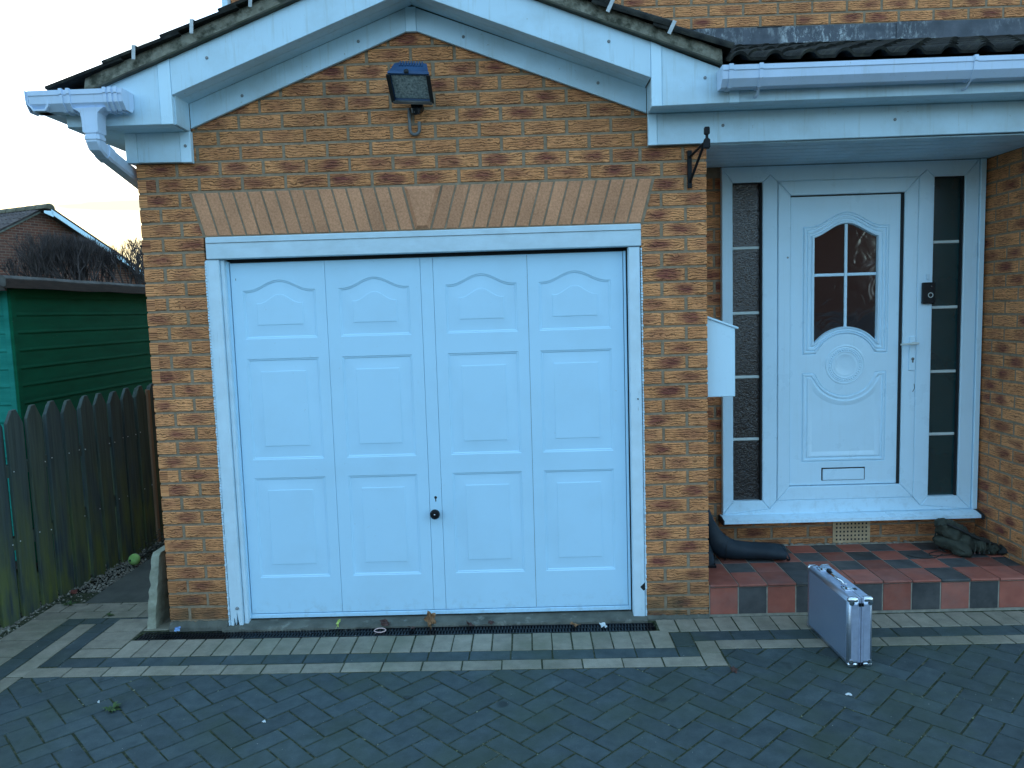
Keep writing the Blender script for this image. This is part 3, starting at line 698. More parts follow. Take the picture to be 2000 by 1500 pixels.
# frieze boards on the wall
YW = -.022
slab('frieze_board', [(-.240, 2.668), (.886, 3.108), (.886, 3.222), (-.240, 2.792)], YW, YW + .018, M_FASCIA)
slab('frieze_board', [(.939, 3.108), (2.092, 2.668), (2.092, 2.792), (.939, 3.222)], YW, YW + .018, M_FASCIA)
slab('cover_strip', [(.8865, 3.106), (.9385, 3.106), (.9385, 3.226), (.8865, 3.226)], YW - .004, YW + .018, M_UPVC)
slab('frieze_board', [(-.518, 2.503), (-.296, 2.499), (-.296, 2.652), (-.518, 2.652)], -.034, -.004, M_FASCIA)
slab('cover_strip', [(-.578, 2.502), (-.5185, 2.501), (-.5185, 2.652), (-.578, 2.652)], -.037, -.004, M_FASCIA)
slab('cover_strip', [(-.2955, 2.497), (-.2405, 2.496), (-.2405, 2.652), (-.2955, 2.652)], -.037, -.004, M_UPVC)
mb = MB(); mb.prism(rect(-.003, 5.0, 2.503, 2.65), FXn(-.560), -.012, .016, .001); obj('frieze_board', mb, M_FASCIA, house)
slab('frieze_board', [(2.1415, 2.505), (7.2, 2.520), (7.2, 2.666), (2.1415, 2.660)], -.034, -.012, M_FASCIA)
slab('cover_strip', [(2.0965, 2.504), (2.141, 2.504), (2.141, 2.660), (2.0965, 2.660)], -.038, -.012, M_UPVC)
# porch ceiling, tongue and groove boards
for k in range(7):
    y0 = -.012 + k * .0925; mb = MB(); mb.add([(2.40, y0 + .003, 2.500), (4.206, y0 + .003, 2.500), (4.206, y0 + .0865, 2.500), (2.40, y0 + .0865, 2.500),
        (2.40, y0 + .0005, 2.506), (4.206, y0 + .0005, 2.506), (4.206, y0 + .0895, 2.506), (2.40, y0 + .0895, 2.506)],
        [(0, 3, 2, 1), (4, 5, 6, 7), (0, 1, 5, 4), (2, 3, 7, 6), (3, 0, 4, 7), (1, 2, 6, 5)])
    obj('ceiling_board', mb, M_FASCIA, house)
mb = MB(); mb.box(2.40, 4.3, -.01, .7, 2.508, 2.52); obj('ceiling_backing', mb, M_DARK, house)
# screw caps
for x, y, yy in ((404, 113, YF), (1189, 81, YF), (1377, 152, YF), (1714, 163.5, YF), (473, 187, YW), (700, 81, YW), (905, 72, YW), (1168, 162, YW), (1412, 245, -.034), (1748, 233.5, -.034), (362, 285, -.037)):
    d = CW + CR * ((x - 1000) / 1490) + CU * (-(y - 750) / 1490); t = (yy - CP.y) / d.y; p = CP + d * t
    mb = MB(); mb.lathe([(.008, -.001), (.008, .002), (.0065, .0035), (.003, .004)], lambda u, v, w: (p.x + u, yy - w, p.z + v), 12); obj('screw_cap', mb, M_CAP, house, smooth=40)

# ------------------------------------------------------------------ roofs
SL = .382; th = math.atan(SL); WT = .327; LT = .40
def tile_mesh():
    mb = MB(); n = 24; prof = []
    for i in range(n + 1):
        u = i / n * WT; f = (u / (WT / 2)) % 1.0; h = .030 * max(0, sin(pi * min(1, f / .52))) ** .7 if f < .52 else 0.0
        prof.append((u, h))
    prof[-1] = (WT, 0)
    def ring(v, z): return [(u, v, z + h) for u, h in prof] + [(u, v, z + h - .014) for u, h in reversed(prof)]
    mb.loft([ring(0, .018), ring(LT * .5, .009), ring(LT, 0)]); return mesh('roof_tile', mb, M_RTILE, 40)
TM = tile_mesh()
roof = MB()
roof.add([(-.80, -.20, 2.752), (AX, -.20, 3.404), (2.42, -.20, 2.831), (-.80, 1.2, 2.752), (AX, 1.2, 3.404), (2.42, 1.2, 2.831), (-.80, 5, 2.752), (-.1, 5, 3.04),
          ], [(0, 1, 4, 3), (1, 2, 5, 4)])
roof.add([(2.44, -.22, 2.804), (7.2, -.22, 2.804), (7.2, 1.2, 3.300), (2.44, 1.2, 3.300)], [(0, 1, 2, 3)])
roof.add([(1.0, 1.0, 3.23), (2.44, -.20, 2.81), (2.44, 1.2, 3.30), (1.0, 1.2, 3.30)], [(0, 1, 2, 3)])
roof.add([(-.80, 1.2, 2.752), (-.1, 1.2, 3.04), (-.1, 5, 3.04), (-.80, 5, 2.752)], [(0, 1, 2, 3)])
roofo = obj('roof', roof, M_UCLOAK, house)
def put_tile(org, across, up, tint=None):
    a = Vector(across).normalized(); b = Vector(up).normalized(); c = a.cross(b)
    o = bpy.data.objects.new('roof_tile', TM); COL.objects.link(o); o.parent = roofo
    j = random.uniform
    m = Matrix(((a.x, b.x, c.x, org[0]), (a.y, b.y, c.y, org[1]), (a.z, b.z, c.z, org[2]), (0, 0, 0, 1)))
    o.matrix_local = m @ Matrix.Rotation(j(-.012, .012), 4, 'Z') @ Matrix.Rotation(j(-.01, .004), 4, 'X'); return o
# left slope of the gable: across = -Y so that the tile normal points up
GA = .290
for k in range(6):
    x = -.845 + k * GA; z = 3.404 - SL * (AX - x) + .088
    for c in range(5 if k > 0 else 5): put_tile((x, .087 + c * .327, z), (0, -1, 0), (1, 0, SL))
for k in range(6):
    x = 2.47 - k * GA; z = 3.404 - SL * (x - AX) + .080
    for c in range(5): put_tile((x, -.24 + c * .327, z), (0, 1, 0), (-1, 0, SL))
for k in range(5):                                        # lean-to over the porch
    y = -.285 + k * .29; z = 2.822 + .352 * (k * .29)
    for c in range(16):
        x = 1.30 + c * .327 + .165
        if z > 3.404 - SL * (x - AX) - .005 and x < 6.9: put_tile((x, y, z), (1, 0, 0), (0, 1, .352))
# ridge tiles
for k in range(4):
    mb = MB(); y0 = -.245 + k * .36
    mb.loft([[(AX + .12 * cos(t), y, 3.43 + .075 * sin(t) * sg) for t in [pi * i / 10 for i in range(11)]] for y, sg in ((y0, 1), (y0 + .35, 1))]); obj('ridge_tile', mb, M_RIDGE, roofo, smooth=40)
# undercloak and verge mortar
for s in (-1, 1):
    xe = -.665 if s < 0 else 2.425
    p = [(xe, 3.403 - SL * abs(xe - AX)), (AX, 3.403)]; 
    mb = MB(); q = [(p[0][0], p[0][1] + .001), (p[1][0], p[1][1] + .001), (p[1][0], p[1][1] + .013), (p[0][0], p[0][1] + .013)]
    mb.prism(ccw(q), FY(-.228), -.22, 0, .002); obj('undercloak', mb, M_UCLOAK, roofo)
    mb = MB(); n = 90; rings = []
    for i in range(n + 1):
        x = xe + (AX - xe) * i / n; z = 3.403 - SL * abs(x - AX) + .014; a = mnoise.noise(Vector((x * 14, 1, s))) * .008; b = mnoise.noise(Vector((x * 22, 5, s))) * .007
        rings.append([(x, -.222 + a, z), (x, -.218 + a + b, z + .022 + b), (x, -.212 + b, z + .050), (x, -.205 + b, z + .066), (x, -.15, z + .066), (x, -.15, z)])
    mb.loft(rings); obj('verge_mortar', mb, M_VERGE, roofo)
for x in (-.40, -.112, .178, 1.874, 2.163):
    z = 3.404 - SL * abs(x - AX) + .014; s = 1 if x < AX else -1
    mb = MB(); R = Matrix.Translation((x, -.247, z + .025)) @ Matrix.Rotation(radians(4 if s > 0 else 26), 4, 'Y')
    mb.cbox(-.009, .009, -.0015, .0015, .006, .072, .0006, rot=R); mb.cbox(-.009, .009, 0, .03, .070, .073, .0006, rot=R); obj('verge_clip', mb, M_CLIP, roofo)
mb = MB(); n = 60; rings = []
for i in range(n + 1):
    x = 1.5 + 5.7 * i / n; b = mnoise.noise(Vector((x * 3, 0, 0))) * .006
    rings.append([(x, 1.188 + b, 3.484), (x, 1.184 + b, 3.43), (x, 1.178 + b, 3.378 + b), (x, 1.09, 3.352 + b), (x, 1.09, 3.346), (x, 1.195, 3.36), (x, 1.195, 3.484)])
mb.loft(rings); obj('lead_flashing', mb, M_LEAD, roofo)
for x in (2.62, 3.92):
    mb = MB(); mb.box(x, x + .30, 1.174, 1.1835, 3.378, 3.483); obj('flashing_lap', mb, M_LEAD, roofo)
for x in (2.52, 3.02, 3.95):
    mb = MB(); mb.cbox(x, x + .16, 1.186, 1.2, 3.480, 3.487, .001); obj('lead_wedge', mb, M_DARK, roofo)
mb = MB(); mb.cbox(-.472, -.434, 1.15, 1.25, 2.9, 5.2, .004); obj('corner_board', mb, M_UPVC, house)

# ------------------------------------------------------------------ gutters and downpipe
def gutter(name, P0, P1, out, m, par, sc=1.0, label=None):
    """trough between P0 and P1, out = horizontal outward unit vector"""
    P0, P1, out = Vector(P0), Vector(P1), Vector(out)
    prof = [(-.004, 0), (-.006, -.070), (-.022, -.092), (-.080, -.092), (-.106, -.060), (-.109, -.026), (-.113, -.022), (-.113, 0), (-.100, 0), (-.100, -.056), (-.076, -.084), (-.026, -.084), (-.014, -.066), (-.012, 0)]
    mb = MB(); c = Vector((.06, 0, -.045))
    def R(P): return [P + out * (-(a + .058) * sc + .0 + .058) + Vector((0, 0, (b + .045) * sc - .045)) for a, b in prof]
    mb.loft([R(P0), R(P1)]); return obj(name, mb, m, par, smooth=30, label=label)
ZG = 2.797; YGT = -.202
g1 = gutter('gutter', (2.418, YGT, ZG + .004), (7.2, YGT, ZG + .009), (0, -1, 0), M_GUTTER, house, label='long white gutter above the porch')
def band(x0, x1, par, sc=1.10, y=YGT, z=ZG + .004): return gutter('gutter_clip', (x0, y, z), (x1, y, z), (0, -1, 0), M_GUTTER, par, sc)
band(2.432, 2.452, g1); band(2.574, 2.591, g1); band(3.567, 3.584, g1, z=ZG + .006); band(2.404, 2.430, g1, 1.02)
def gcap(P, out, ax, par):
    out, ax, P = Vector(out), Vector(ax), Vector(P)
    prof = [(-.002, .001), (-.004, -.071), (-.022, -.094), (-.080, -.094), (-.108, -.061), (-.114, -.022), (-.114, .001)]
    mb = MB(); mb.loft([[P + out * (-a) + Vector((0, 0, b)) for a, b in prof], [P + ax * .005 + out * (-a) + Vector((0, 0, b)) for a, b in prof]]); obj('gutter_end', mb, M_GUTTER, par)
gcap((2.406, YGT, ZG + .004), (0, -1, 0), (-1, 0, 0), g1)
for x in (2.583, 3.576):
    mb = MB(); mb.tube([(x, YGT - .075, ZG - .09), (x + .004, YGT - .035, ZG - .115), (x + .002, YGT + .0, ZG - .118)], [.005, .006, .007], 6); obj('bracket_arm', mb, M_GUTTER, g1)
g2 = gutter('gutter', (-.886, YGT, ZG - .002), (-.440, YGT, ZG - .002), (0, -1, 0), M_GUTTER, house, label='short white gutter return at left corner')
gutter('gutter_side', (-.788, -.31, ZG - .002), (-.788, 4.9, ZG - .002), (-1, 0, 0), M_GUTTER, g2)
for x in (-.735, -.700, -.525, -.499, -.473): gutter('gutter_clip', (x, YGT, ZG - .002), (x + .015, YGT, ZG - .002), (0, -1, 0), M_GUTTER, g2, 1.12)
gcap((-.4395, YGT, ZG - .002), (0, -1, 0), (1, 0, 0), g2)
gcap((-.901, YGT, ZG - .002), (0, -1, 0), (1, 0, 0), g2)
for y in (.3, 1.3, 2.3, 3.3): gutter('gutter_clip', (-.788, y, ZG - .002), (-.788, y + .02, ZG - .002), (-1, 0, 0), M_GUTTER, g2, 1.06)
ox, oy = -.606, -.265
dp = MB()
dp.loft([[(ox + a * s, oy + b * s2, z) for a, b in ((-1, -1), (1, -1), (1, 1), (-1, 1))] for z, s, s2 in ((2.712, .075, .042), (2.700, .055, .040), (2.690, .042, .039), (2.655, .038, .038), (2.60, .037, .037))])
outl = obj('gutter_outlet', dp, M_GUTTER, house, smooth=30)
def sq(P, d, h, r):
    P, d = Vector(P), Vector(d).normalized(); x = d.cross(Vector((0, 0, 1))) if abs(d.z) < .99 else Vector((1, 0, 0)); x.normalize()
    if h: x = Vector(h).normalized()
    y = d.cross(x).normalized(); k = .72
    return [P + x * a * r + y * b * r for a, b in ((-1, -k), (-k, -1), (k, -1), (1, -k), (1, k), (k, 1), (-k, 1), (-1, k))]
mb = MB()
A = Vector((ox, oy, 2.60)); B = Vector((ox, oy, 2.560)); D = Vector((-.606, .30, 2.405)); E_ = Vector((-.606, .345, 2.34)); G = Vector((-.606, .35, .05))
H = (1, 0, 0)
mb.loft([sq(A + Vector((0, 0, .05)), (0, 0, -1), H, .034), sq(B, (0, .12, -1), H, .034), sq(Vector((ox, oy + .012, 2.544)), (0, .7, -.7), H, .034), sq(Vector((ox, oy + .05, 2.527)), (0, 1, -.35), H, .033), sq(D, (0, 1, -.35), H, .033), sq(E_, (0, .2, -1), H, .033), sq(G, (0, 0, -1), H, .033)])
dpo = obj('downpipe', mb, M_GUTTER, house, smooth=30)
for z in (2.612, 2.583):
    mb = MB(); mb.loft([sq((ox, oy, z), (0, 0, -1), H, .038), sq((ox, oy, z - .016), (0, 0, -1), H, .038)]); obj('pipe_collar', mb, M_GUTTER, dpo)
mb = MB(); mb.loft([sq((ox, oy + .06, 2.528), (0, 1, -.35), H, .0375), sq((ox, oy + .10, 2.514), (0, 1, -.35), H, .0375)]); obj('pipe_collar', mb, M_GUTTER, dpo)
#PART3
# ================================================================== FRONT DOOR ASSEMBLY
YD = .62; FD = FY(YD)
mb = MB(); mb.box(2.66, 4.15, YD + .045, YD + .07, .385, 2.485)
fdoor = obj('front_door', mb, M_DARK, house, label='white panelled front door between two narrow side windows')
def bar(name, poly, y0=YD, dep=.05, ch=.004, m=M_UPVC, par=None): 
    mb = MB(); mb.prism(ccw(poly), FY(y0), -dep, 0, ch); return obj(name, mb, m, par or fdoor)
g = .0012
x0, x1, x2, x3, x4, x5, x6, x7, x8, x9 = 2.637, 2.703, 2.880, 2.970, 3.045, 3.713, 3.800, 3.893, 4.072, 4.155
zb, zi, zs, zt = .392, .476, .560, 2.497
zti, zts = 2.404, 2.318
bar('frame_bar', [(x0, zb + g), (x1 - g, zi + g), (x1 - g, zti - g), (x0, zt - g)])                       # left jamb
bar('frame_bar', [(x9, zb + g), (x9, zt - g), (x8 + g, zti - g), (x8 + g, zi + g)])                       # right jamb
m1, m2 = (x2 + x3) / 2, (x6 + x7) / 2
bar('frame_bar', [(x0 + g, zb), (m1 - g, zb + .03), (x2, zi), (x1, zi)]); bar('frame_bar', [(x9 - g, zb), (x8, zi), (x7, zi), (m2 + g, zb + .03)])
bar('frame_bar', [(x0 + 2 * g, zb), (x9 - 2 * g, zb), (m2, zb + .029), (x6, zi - .001), (x3, zi - .001), (m1, zb + .029)], YD + .0005)
bar('frame_bar', [(x0 + g, zt), (x1, zti), (x2, zti), (m1, zti + .042), (x3, zti + .001), (x6, zti + .001), (m2, zti + .042), (x7, zti), (x8, zti), (x9 - g, zt)])
bar('mullion', [(x2, zi + g), (m1, zb + .032), (x3 - g, zi + g), (x3 - g, zti - g), (m1, zti + .040), (x2, zti - g)])
bar('mullion', [(x6 + g, zi + g), (m2, zb + .032), (x7, zi + g), (x7, zti - g), (m2, zti + .040), (x6 + g, zti - g)])
bar('door_frame', [(x3 + g, zi + g), (x4, zs), (x4, zts), (x3 + g, zti - g)], YD - .004); bar('door_frame', [(x6 - g, zi + g), (x6 - g, zti - g), (x5 + .006, zts), (x5 + .006, zs)], YD - .004)
bar('door_frame', [(x3 + 2 * g, zi), (x6 - 2 * g, zi), (x5 + .006, zs - g), (x4, zs - g)], YD - .004); bar('door_frame', [(x3 + 2 * g, zti), (x4, zts + g), (x5 + .006, zts + g), (x6 - 2 * g, zti)], YD - .004)
mb = MB(); mb.cbox(4.158, 4.190, YD - .010, YD + .05, .392, 2.497, .003); obj('cover_trim', mb, M_UPVC, fdoor)
# sill
mb = MB(); pr = [(YD + .02, .391), (YD - .035, .391), (YD - .090, .378), (YD - .092, .359), (YD - .080, .355), (YD + .02, .357)]
mb.prism(pr, FXp(2.622), 0, 1.546, .001); obj('door_sill', mb, M_UPVC, fdoor)
mb = MB(); mb.prism([(YD + .02, .392), (YD - .042, .392), (YD - .098, .379), (YD - .098, .352), (YD + .02, .352)], FXp(2.614), 0, .008, .001); obj('sill_end', mb, M_DARK, fdoor)
mb = MB(); mb.prism([(YD + .02, .392), (YD - .030, .392), (YD - .090, .379), (YD - .095, .352), (YD + .02, .352)], FXp(4.168), 0, .020, .001); obj('sill_end', mb, M_DARK, fdoor)
# side windows: pane, bars, bead shadow
def sidelight(a, b, glass, side):
    zz = [zi, .858, 1.243, 1.632, 2.022, zti]
    for k in range(5):
        mb = MB(); mb.box(a, b, YD + .034, YD + .040, zz[k] + (.009 if k else 0), zz[k + 1] - (.009 if k < 4 else 0)); p = obj('window_pane', mb, glass[k] if isinstance(glass, list) else glass, fdoor)
        if k: mb = MB(); mb.cbox(a, b - .012, YD + .026, YD + .040, zz[k] - .0088, zz[k] + .0088, .003); obj('glazing_bar', mb, M_IVORY, fdoor)
    mb = MB(); mb.box(b - .009, b, YD + .012, YD + .036, zi, zti); mb.box(a, b, YD + .012, YD + .036, zti - .005, zti); obj('bead_shadow', mb, M_DARK, fdoor)  # dark strips drawn in as the shadow beside the glazing bead
sidelight(x1, x2, M_GLASS, 0); sidelight(x7, x8, M_GLASSR, 1)
# door leaf with moulded surrounds
YL = .636; FLf = FY(YL)
CUx, CVz = 3.384, 1.302
def up_loop(d, w):
    w = w * 1.6 if d < .07 else w
    return (panel_loop(3.124, 3.638, 1.368, 2.134, d, .084, sh=.16, circ_bot=(CUx, CVz, .188)), w)
def lo_loop(d, w):
    w = w * 1.6
    return (panel_loop(3.122, 3.632, .706, 1.258, d, circ=(CUx, CVz, .186)), w)
leaf = MB()
pu = {'loops': [up_loop(0, 0), up_loop(.003, -.003), up_loop(.009, .003), up_loop(.017, .0035), up_loop(.020, -.0015), up_loop(.026, -.001), up_loop(.030, .003), up_loop(.038, .003), up_loop(.041, -.001), up_loop(.050, -.0005), up_loop(.056, .005), up_loop(.066, .006), up_loop(.070, .001), up_loop(.0715, -.012)], 'open': True}
pl = {'loops': [lo_loop(0, 0), lo_loop(.003, -.003), lo_loop(.010, .003), lo_loop(.018, .003), lo_loop(.021, -.002), lo_loop(.030, -.001), lo_loop(.036, .003), lo_loop(.046, .0025), lo_loop(.060, -.001), lo_loop(.064, -.0015)]}
lx0, lx1, lz0, lz1 = x4 + .003, 3.703, .564, 2.312
mb = MB(); mb.box(3.7035, 3.7185, YD + .008, YD + .03, .561, 2.3175); mb.box(x4 + .001, 3.703, YD + .008, YD + .03, 2.3125, 2.3175); mb.box(x4 + .0005, x4 + .0028, YD + .012, YD + .03, .561, 2.3175); obj('leaf_gap_shade', mb, M_DARK, fdoor)  # dark strips stand in for the shade in the gap round the leaf
relief(leaf, [(lx0, lz0), (lx1, lz0), (lx1, lz1), (lx0, lz1)], [pu, pl], FLf)
o4 = [(lx0, lz0), (lx1, lz0), (lx1, lz1), (lx0, lz1)]
leaf.add([FLf(u, v, 0) for u, v in o4] + [FLf(u, v, -.02) for u, v in o4], [(i, (i + 1) % 4, 4 + (i + 1) % 4, 4 + i) for i in range(4)])
obj('door_leaf', leaf, M_UPVC, fdoor, smooth=30)
gl = up_loop(.0718, 0)[0]; cx = CUx
def clip_loop(lp, *cs):
    for c in cs: lp = clip(lp, *c)
    return lp
zbar = 1.846
for sx in (-1, 1):
    for sz in (-1, 1):
        lp = [(u, v) for u, v in gl]
        half = clip_loop(lp, (-sx, 0, -sx * cx - .009 if sx > 0 else cx - .009 + 0) if False else (-sx, 0, -(sx * cx + .0095)), (0, -sz, -(sz * zbar + .0095)))
        tr = tessellate_polygon([[Vector((p[0], p[1], 0)) for p in half]]); mb = MB(); mb.add([FLf(u, v, -.0115) for u, v in half], [tuple(t) for t in tr])
        obj('door_pane', mb, M_GLASSD, fdoor)
mb = MB(); mb.cbox(cx - .009, cx + .009, YL + .002, YL + .012, 1.53, 2.146, .003); mb.cbox(3.196, cx - .0095, YL + .0025, YL + .012, zbar - .009, zbar + .009, .003); mb.cbox(cx + .0095, 3.566, YL + .0025, YL + .012, zbar - .009, zbar + .009, .003)
obj('glazing_cross', mb, M_UPVC, fdoor)
mb = MB(); mb.lathe([(.122, -.001), (.119, .003), (.112, .004), (.108, .0005), (.104, .001), (.101, .003), (.098, .0005), (.085, .0005), (.082, .0035), (.077, .003), (.073, -.0005), (.02, .002), (.001, .002)], lambda u, v, w: (CUx + u, YL - w, CVz + v), 64)
ros = obj('rosette', mb, M_UPVC, fdoor, smooth=45)
mb = MB()
for k in range(40):
    a = 2 * pi * k / 40; q = []
    for r, w in ((.0068, 0), (.006, .003), (.0035, .005)): q.append([(CUx + .0915 * cos(a) + r * cos(2 * pi * i / 8), YL - w, CVz + .0915 * sin(a) + r * sin(2 * pi * i / 8)) for i in range(8)])
    mb.loft(q)
obj('bead_ring', mb, M_UPVC, fdoor, smooth=60)
mb = MB(); mb.box(3.246, 3.511, YL - .0015, YL + .002, .590, .669); lbk = obj('letterbox_gap', mb, M_DARK, fdoor)
mb = MB(); mb.cbox(3.253, 3.506, YL - .007, YL + .002, .592, .661, .003); obj('letterbox_flap', mb, M_UPVC, fdoor)
mb = MB(); mb.cbox(3.757, 3.793, YD - .014, YD - .003, 1.257, 1.464, .004); obj('handle_plate', mb, M_UPVC, fdoor)
mb = MB(); mb.tube([(3.776, YD - .012, 1.422), (3.776, YD - .050, 1.422)], .009, 10); mb.tube([(3.790, YD - .052, 1.423), (3.74, YD - .055, 1.421), (3.685, YD - .052, 1.418)], [.0075, .0075, .006], 8); obj('door_lever', mb, M_IVORY, fdoor, smooth=50)
mb = MB(); mb.lathe([(.0085, -.002), (.0085, .003), (.006, .004)], lambda u, v, w: (3.776 + u, YD - .014 - w, 1.328 + v), 16); mb.cbox(3.7725, 3.7795, YD - .018, YD - .012, 1.306, 1.328, .001); obj('key_cylinder', mb, M_CONDUIT, fdoor, smooth=40)
mb = MB(); mb.tube([(3.792, YD - .0045, 1.175), (3.795, YD - .006, 1.15), (3.789, YD - .0045, 1.135), (3.784, YD - .0045, 1.128)], .0018, 5); obj('scratch', mb, M_DARK, fdoor)
mb = MB(); mb.lathe([(.006, -.001), (.006, .001)], lambda u, v, w: (3.028 + u, YD - .004 - w, 1.956 + v), 10); obj('screw_cap', mb, M_CAP, fdoor)
# air brick
mb = MB(); ax0, ax1, az0, az1 = 3.326, 3.556, .188, .330
hl = []
for i in range(9):
    for j in range(5): cxx = ax0 + .024 + i * .0228; cz = az0 + .021 + j * .0248; hl.append([(cxx - .0055, cz - .006), (cxx + .0055, cz - .006), (cxx + .0055, cz + .006), (cxx - .0055, cz + .006)])
relief(mb, rect(ax0, ax1, az0, az1), [{'loops': [(h, 0), (h, -.012)], 'open': True} for h in hl], FY(YB - .006))
mb.add([FY(YB)(u, v, w) for w in (.006, 0) for u, v in rect(ax0, ax1, az0, az1)], [(i, (i + 1) % 4, 4 + (i + 1) % 4, 4 + i) for i in range(4)])
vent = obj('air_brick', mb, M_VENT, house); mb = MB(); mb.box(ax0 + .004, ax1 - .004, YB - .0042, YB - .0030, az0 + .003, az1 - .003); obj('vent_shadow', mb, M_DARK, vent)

# ================================================================== TILED DOORSTEP
step = MB(); step.box(2.402, 4.8, .0095, .645, -.02, .1755)
stepo = obj('doorstep', step, M_GROUT, None, label='red and dark chequered quarry tile doorstep under the front door', cat='step')
TW = .1555; yr = [.004, .188, .345, .502, .645]
def tl(poly, M, m, w1=.004, name='floor_tile', ch=.002): 
    mb = MB(); mb.prism(ccw(poly), M, -.008, w1 + random.uniform(-.0006, .0006), ch, random.random()); return obj(name, mb, m, stepo)
for i in range(16):
    u0, u1 = 2.404 + i * TW + .0034, 2.404 + (i + 1) * TW - .0034
    if u0 > 4.78: continue
    tl(rect(u0, u1, .012, .160), FY(.010), M_TRED if i % 2 == 0 else M_TDARK, .003, 'riser_tile')
    for r in range(4):
        if u0 > 4.2 and r > 0: continue
        sh = 0.0
        v0, v1 = yr[r] + (.0025 if r else 0), yr[r + 1] - .0025
        uu0, uu1 = max(u0, 2.404), min(u1, 4.2 if r > 0 else 9)
        red = i not in (3, 8)
        if r == 1: red = (i % 2 == 0)
        if r == 2: red = (i % 2 == 1)
        if r == 3: red = (i % 2 == 0)
        if r == 0:
            mb = MB(); prf = [(v0 + .006, .162), (v0 - .004, .166), (v0 - .007, .172), (v0 - .004, .1785), (v0 + .004, .180), (v1, .180), (v1, .160)]
            mb.prism(prf, FXp(uu0), 0, uu1 - uu0, .0012, random.random()); obj('nosing_tile', mb, M_TRED if red else M_TDARK, stepo)
        else: tl(rect(uu0, uu1, v0, v1), FZ(.174), M_TRED if red else M_TDARK, .005)
mb = MB()
for k in range(110):
    x = 2.404 + k * .0164; mb.box(x, x + .017, .640, .658, .17, .180 + random.random() * .012)
obj('mortar_fillet', mb, M_GROUT, stepo)

# ================================================================== GROUND
gm = MB(); gm.add([(-400, -400, -.09), (400, -400, -.09), (400, 400, -.09), (-400, 400, -.09)], [(0, 1, 2, 3)])
obj('ground', gm, M_LAWN, kind='structure', fix=False)
bed = MB(); bed.box(-1.50, 7.4, -6.5, -.141, -.085, -.0035); bed.box(-1.50, -.69, -.141, .62, -.085, -.0035); bed.box(2.095, 7.4, -.141, .62, -.085, -.0035); bed.box(-.69, 2.095, -.034, .62, -.085, -.0035); bed.box(-.69, 2.095, -.141, -.034, -.085, -.06)
drive = obj('driveway', bed, M_BED, kind='structure')
def tiltY(x): return -.011 * (x - .6)
pav = []       # poly, mat, name
def pv(poly, m, nm):
    poly = ccw(poly)
    if len(poly) >= 3 and abs(poly_area(poly)) > .0007: pav.append((inset(poly, .0040 if nm == 'paver' else .0033), m, nm))
def q4(x0_, x1_, y0_, y1_, m, nm, t=True):
    f = (lambda x: tiltY(x)) if t else (lambda x: -.008 * (x - 2.36))
    pv([(x0_, y0_ + f(x0_)), (x1_, y0_ + f(x1_)), (x1_, y1_ + f(x1_)), (x0_, y1_ + f(x0_))], m, nm)
B_ = 'border_paver'
n = 28
for k in range(n): a = -.705 + k * (2.147 + .705) / n; q4(a, a + (2.147 + .705) / n, -.342, -.139, M_PAVB, B_)
n = 15
for k in range(n): a = -.925 + k * (2.147 + .925) / n; q4(a, a + (2.147 + .925) / n, -.444, -.3425, M_PAVD, B_)
n = 17
for k in range(n): a = -1.03 + k * (2.252 + 1.03) / n; q4(a, a + (2.252 + 1.03) / n, -.544, -.4445, M_PAVB, B_)
# jog beside the doorstep
pv(rect(2.148, 2.252, -.345, -.186), M_PAVD, B_); pv(rect(2.148, 2.252, -.4595, -.3455), M_PAVD, B_); pv(rect(2.253, 2.357, -.425, -.2895), M_PAVB, B_); pv(rect(2.253, 2.357, -.561, -.4255), M_PAVB, B_)
for k in range(50): a = 2.103 + k * .1035; q4(a, a + .1035, -.176, .004 if a > 2.39 else -.012, M_PAVB, B_, False)
for k in range(25): a = 2.253 + k * .206; q4(a, a + .206, -.2875, -.1765, M_PAVD, B_, False)
for k in range(24): a = 2.358 + k * .206; q4(a, a + .206, -.386, -.288, M_PAVB, B_, False)
# left: columns running back beside the garage wall
y = -.318
while y < .17: pv(rect(-.922, -.706, y, min(y + .1035, .172)), M_PAVB, B_); y += .1035
y = -.415; xs0, xs1 = -1.022, -.923
while y < .112: pv(rect(xs0, xs1, y, min(y + .206, .112)), M_PAVD, B_); y += .206
for a, b_ in ((-1.225, -1.123), (-1.1225, -1.0), (-.9995, -.86), (-.8595, -.706)): pv(rect(a, b_, .113 if a > -1.2 else .10, .1925), M_PAVD, B_)
y = -3.4
while y < .112:
    if True: pv(rect(-1.122, -1.0225 if y > -.52 else -1.034, y, min(y + .206, .112)), M_PAVB, B_)
    y += .206
y = -3.4
while y < .099: pv(rect(-1.226, -1.1225, y, min(y + .206, .099)), M_PAVD, B_); y += .206
y = -3.4
while y < .19: pv(rect(-1.452, -1.2265, y, min(y + .1035, .193)), M_PAVB, B_); y += .1035
for r, yy in enumerate((.194, .298, .402)):
    x = -1.452 + (.1 if r % 2 else 0); 
    if r % 2: pv(rect(-1.452, -1.3525, yy, yy + .1035 if r < 2 else .43), M_PAVB, B_)
    while x < -.72: pv(rect(x, min(x + .206, -.56), yy, yy + .1035 if r < 2 else .43), M_PAVB, B_); x += .206
y = .0
while y < .40: pv(rect(-.705, -.56, y, y + .1035), M_PAVB, B_); y += .1035
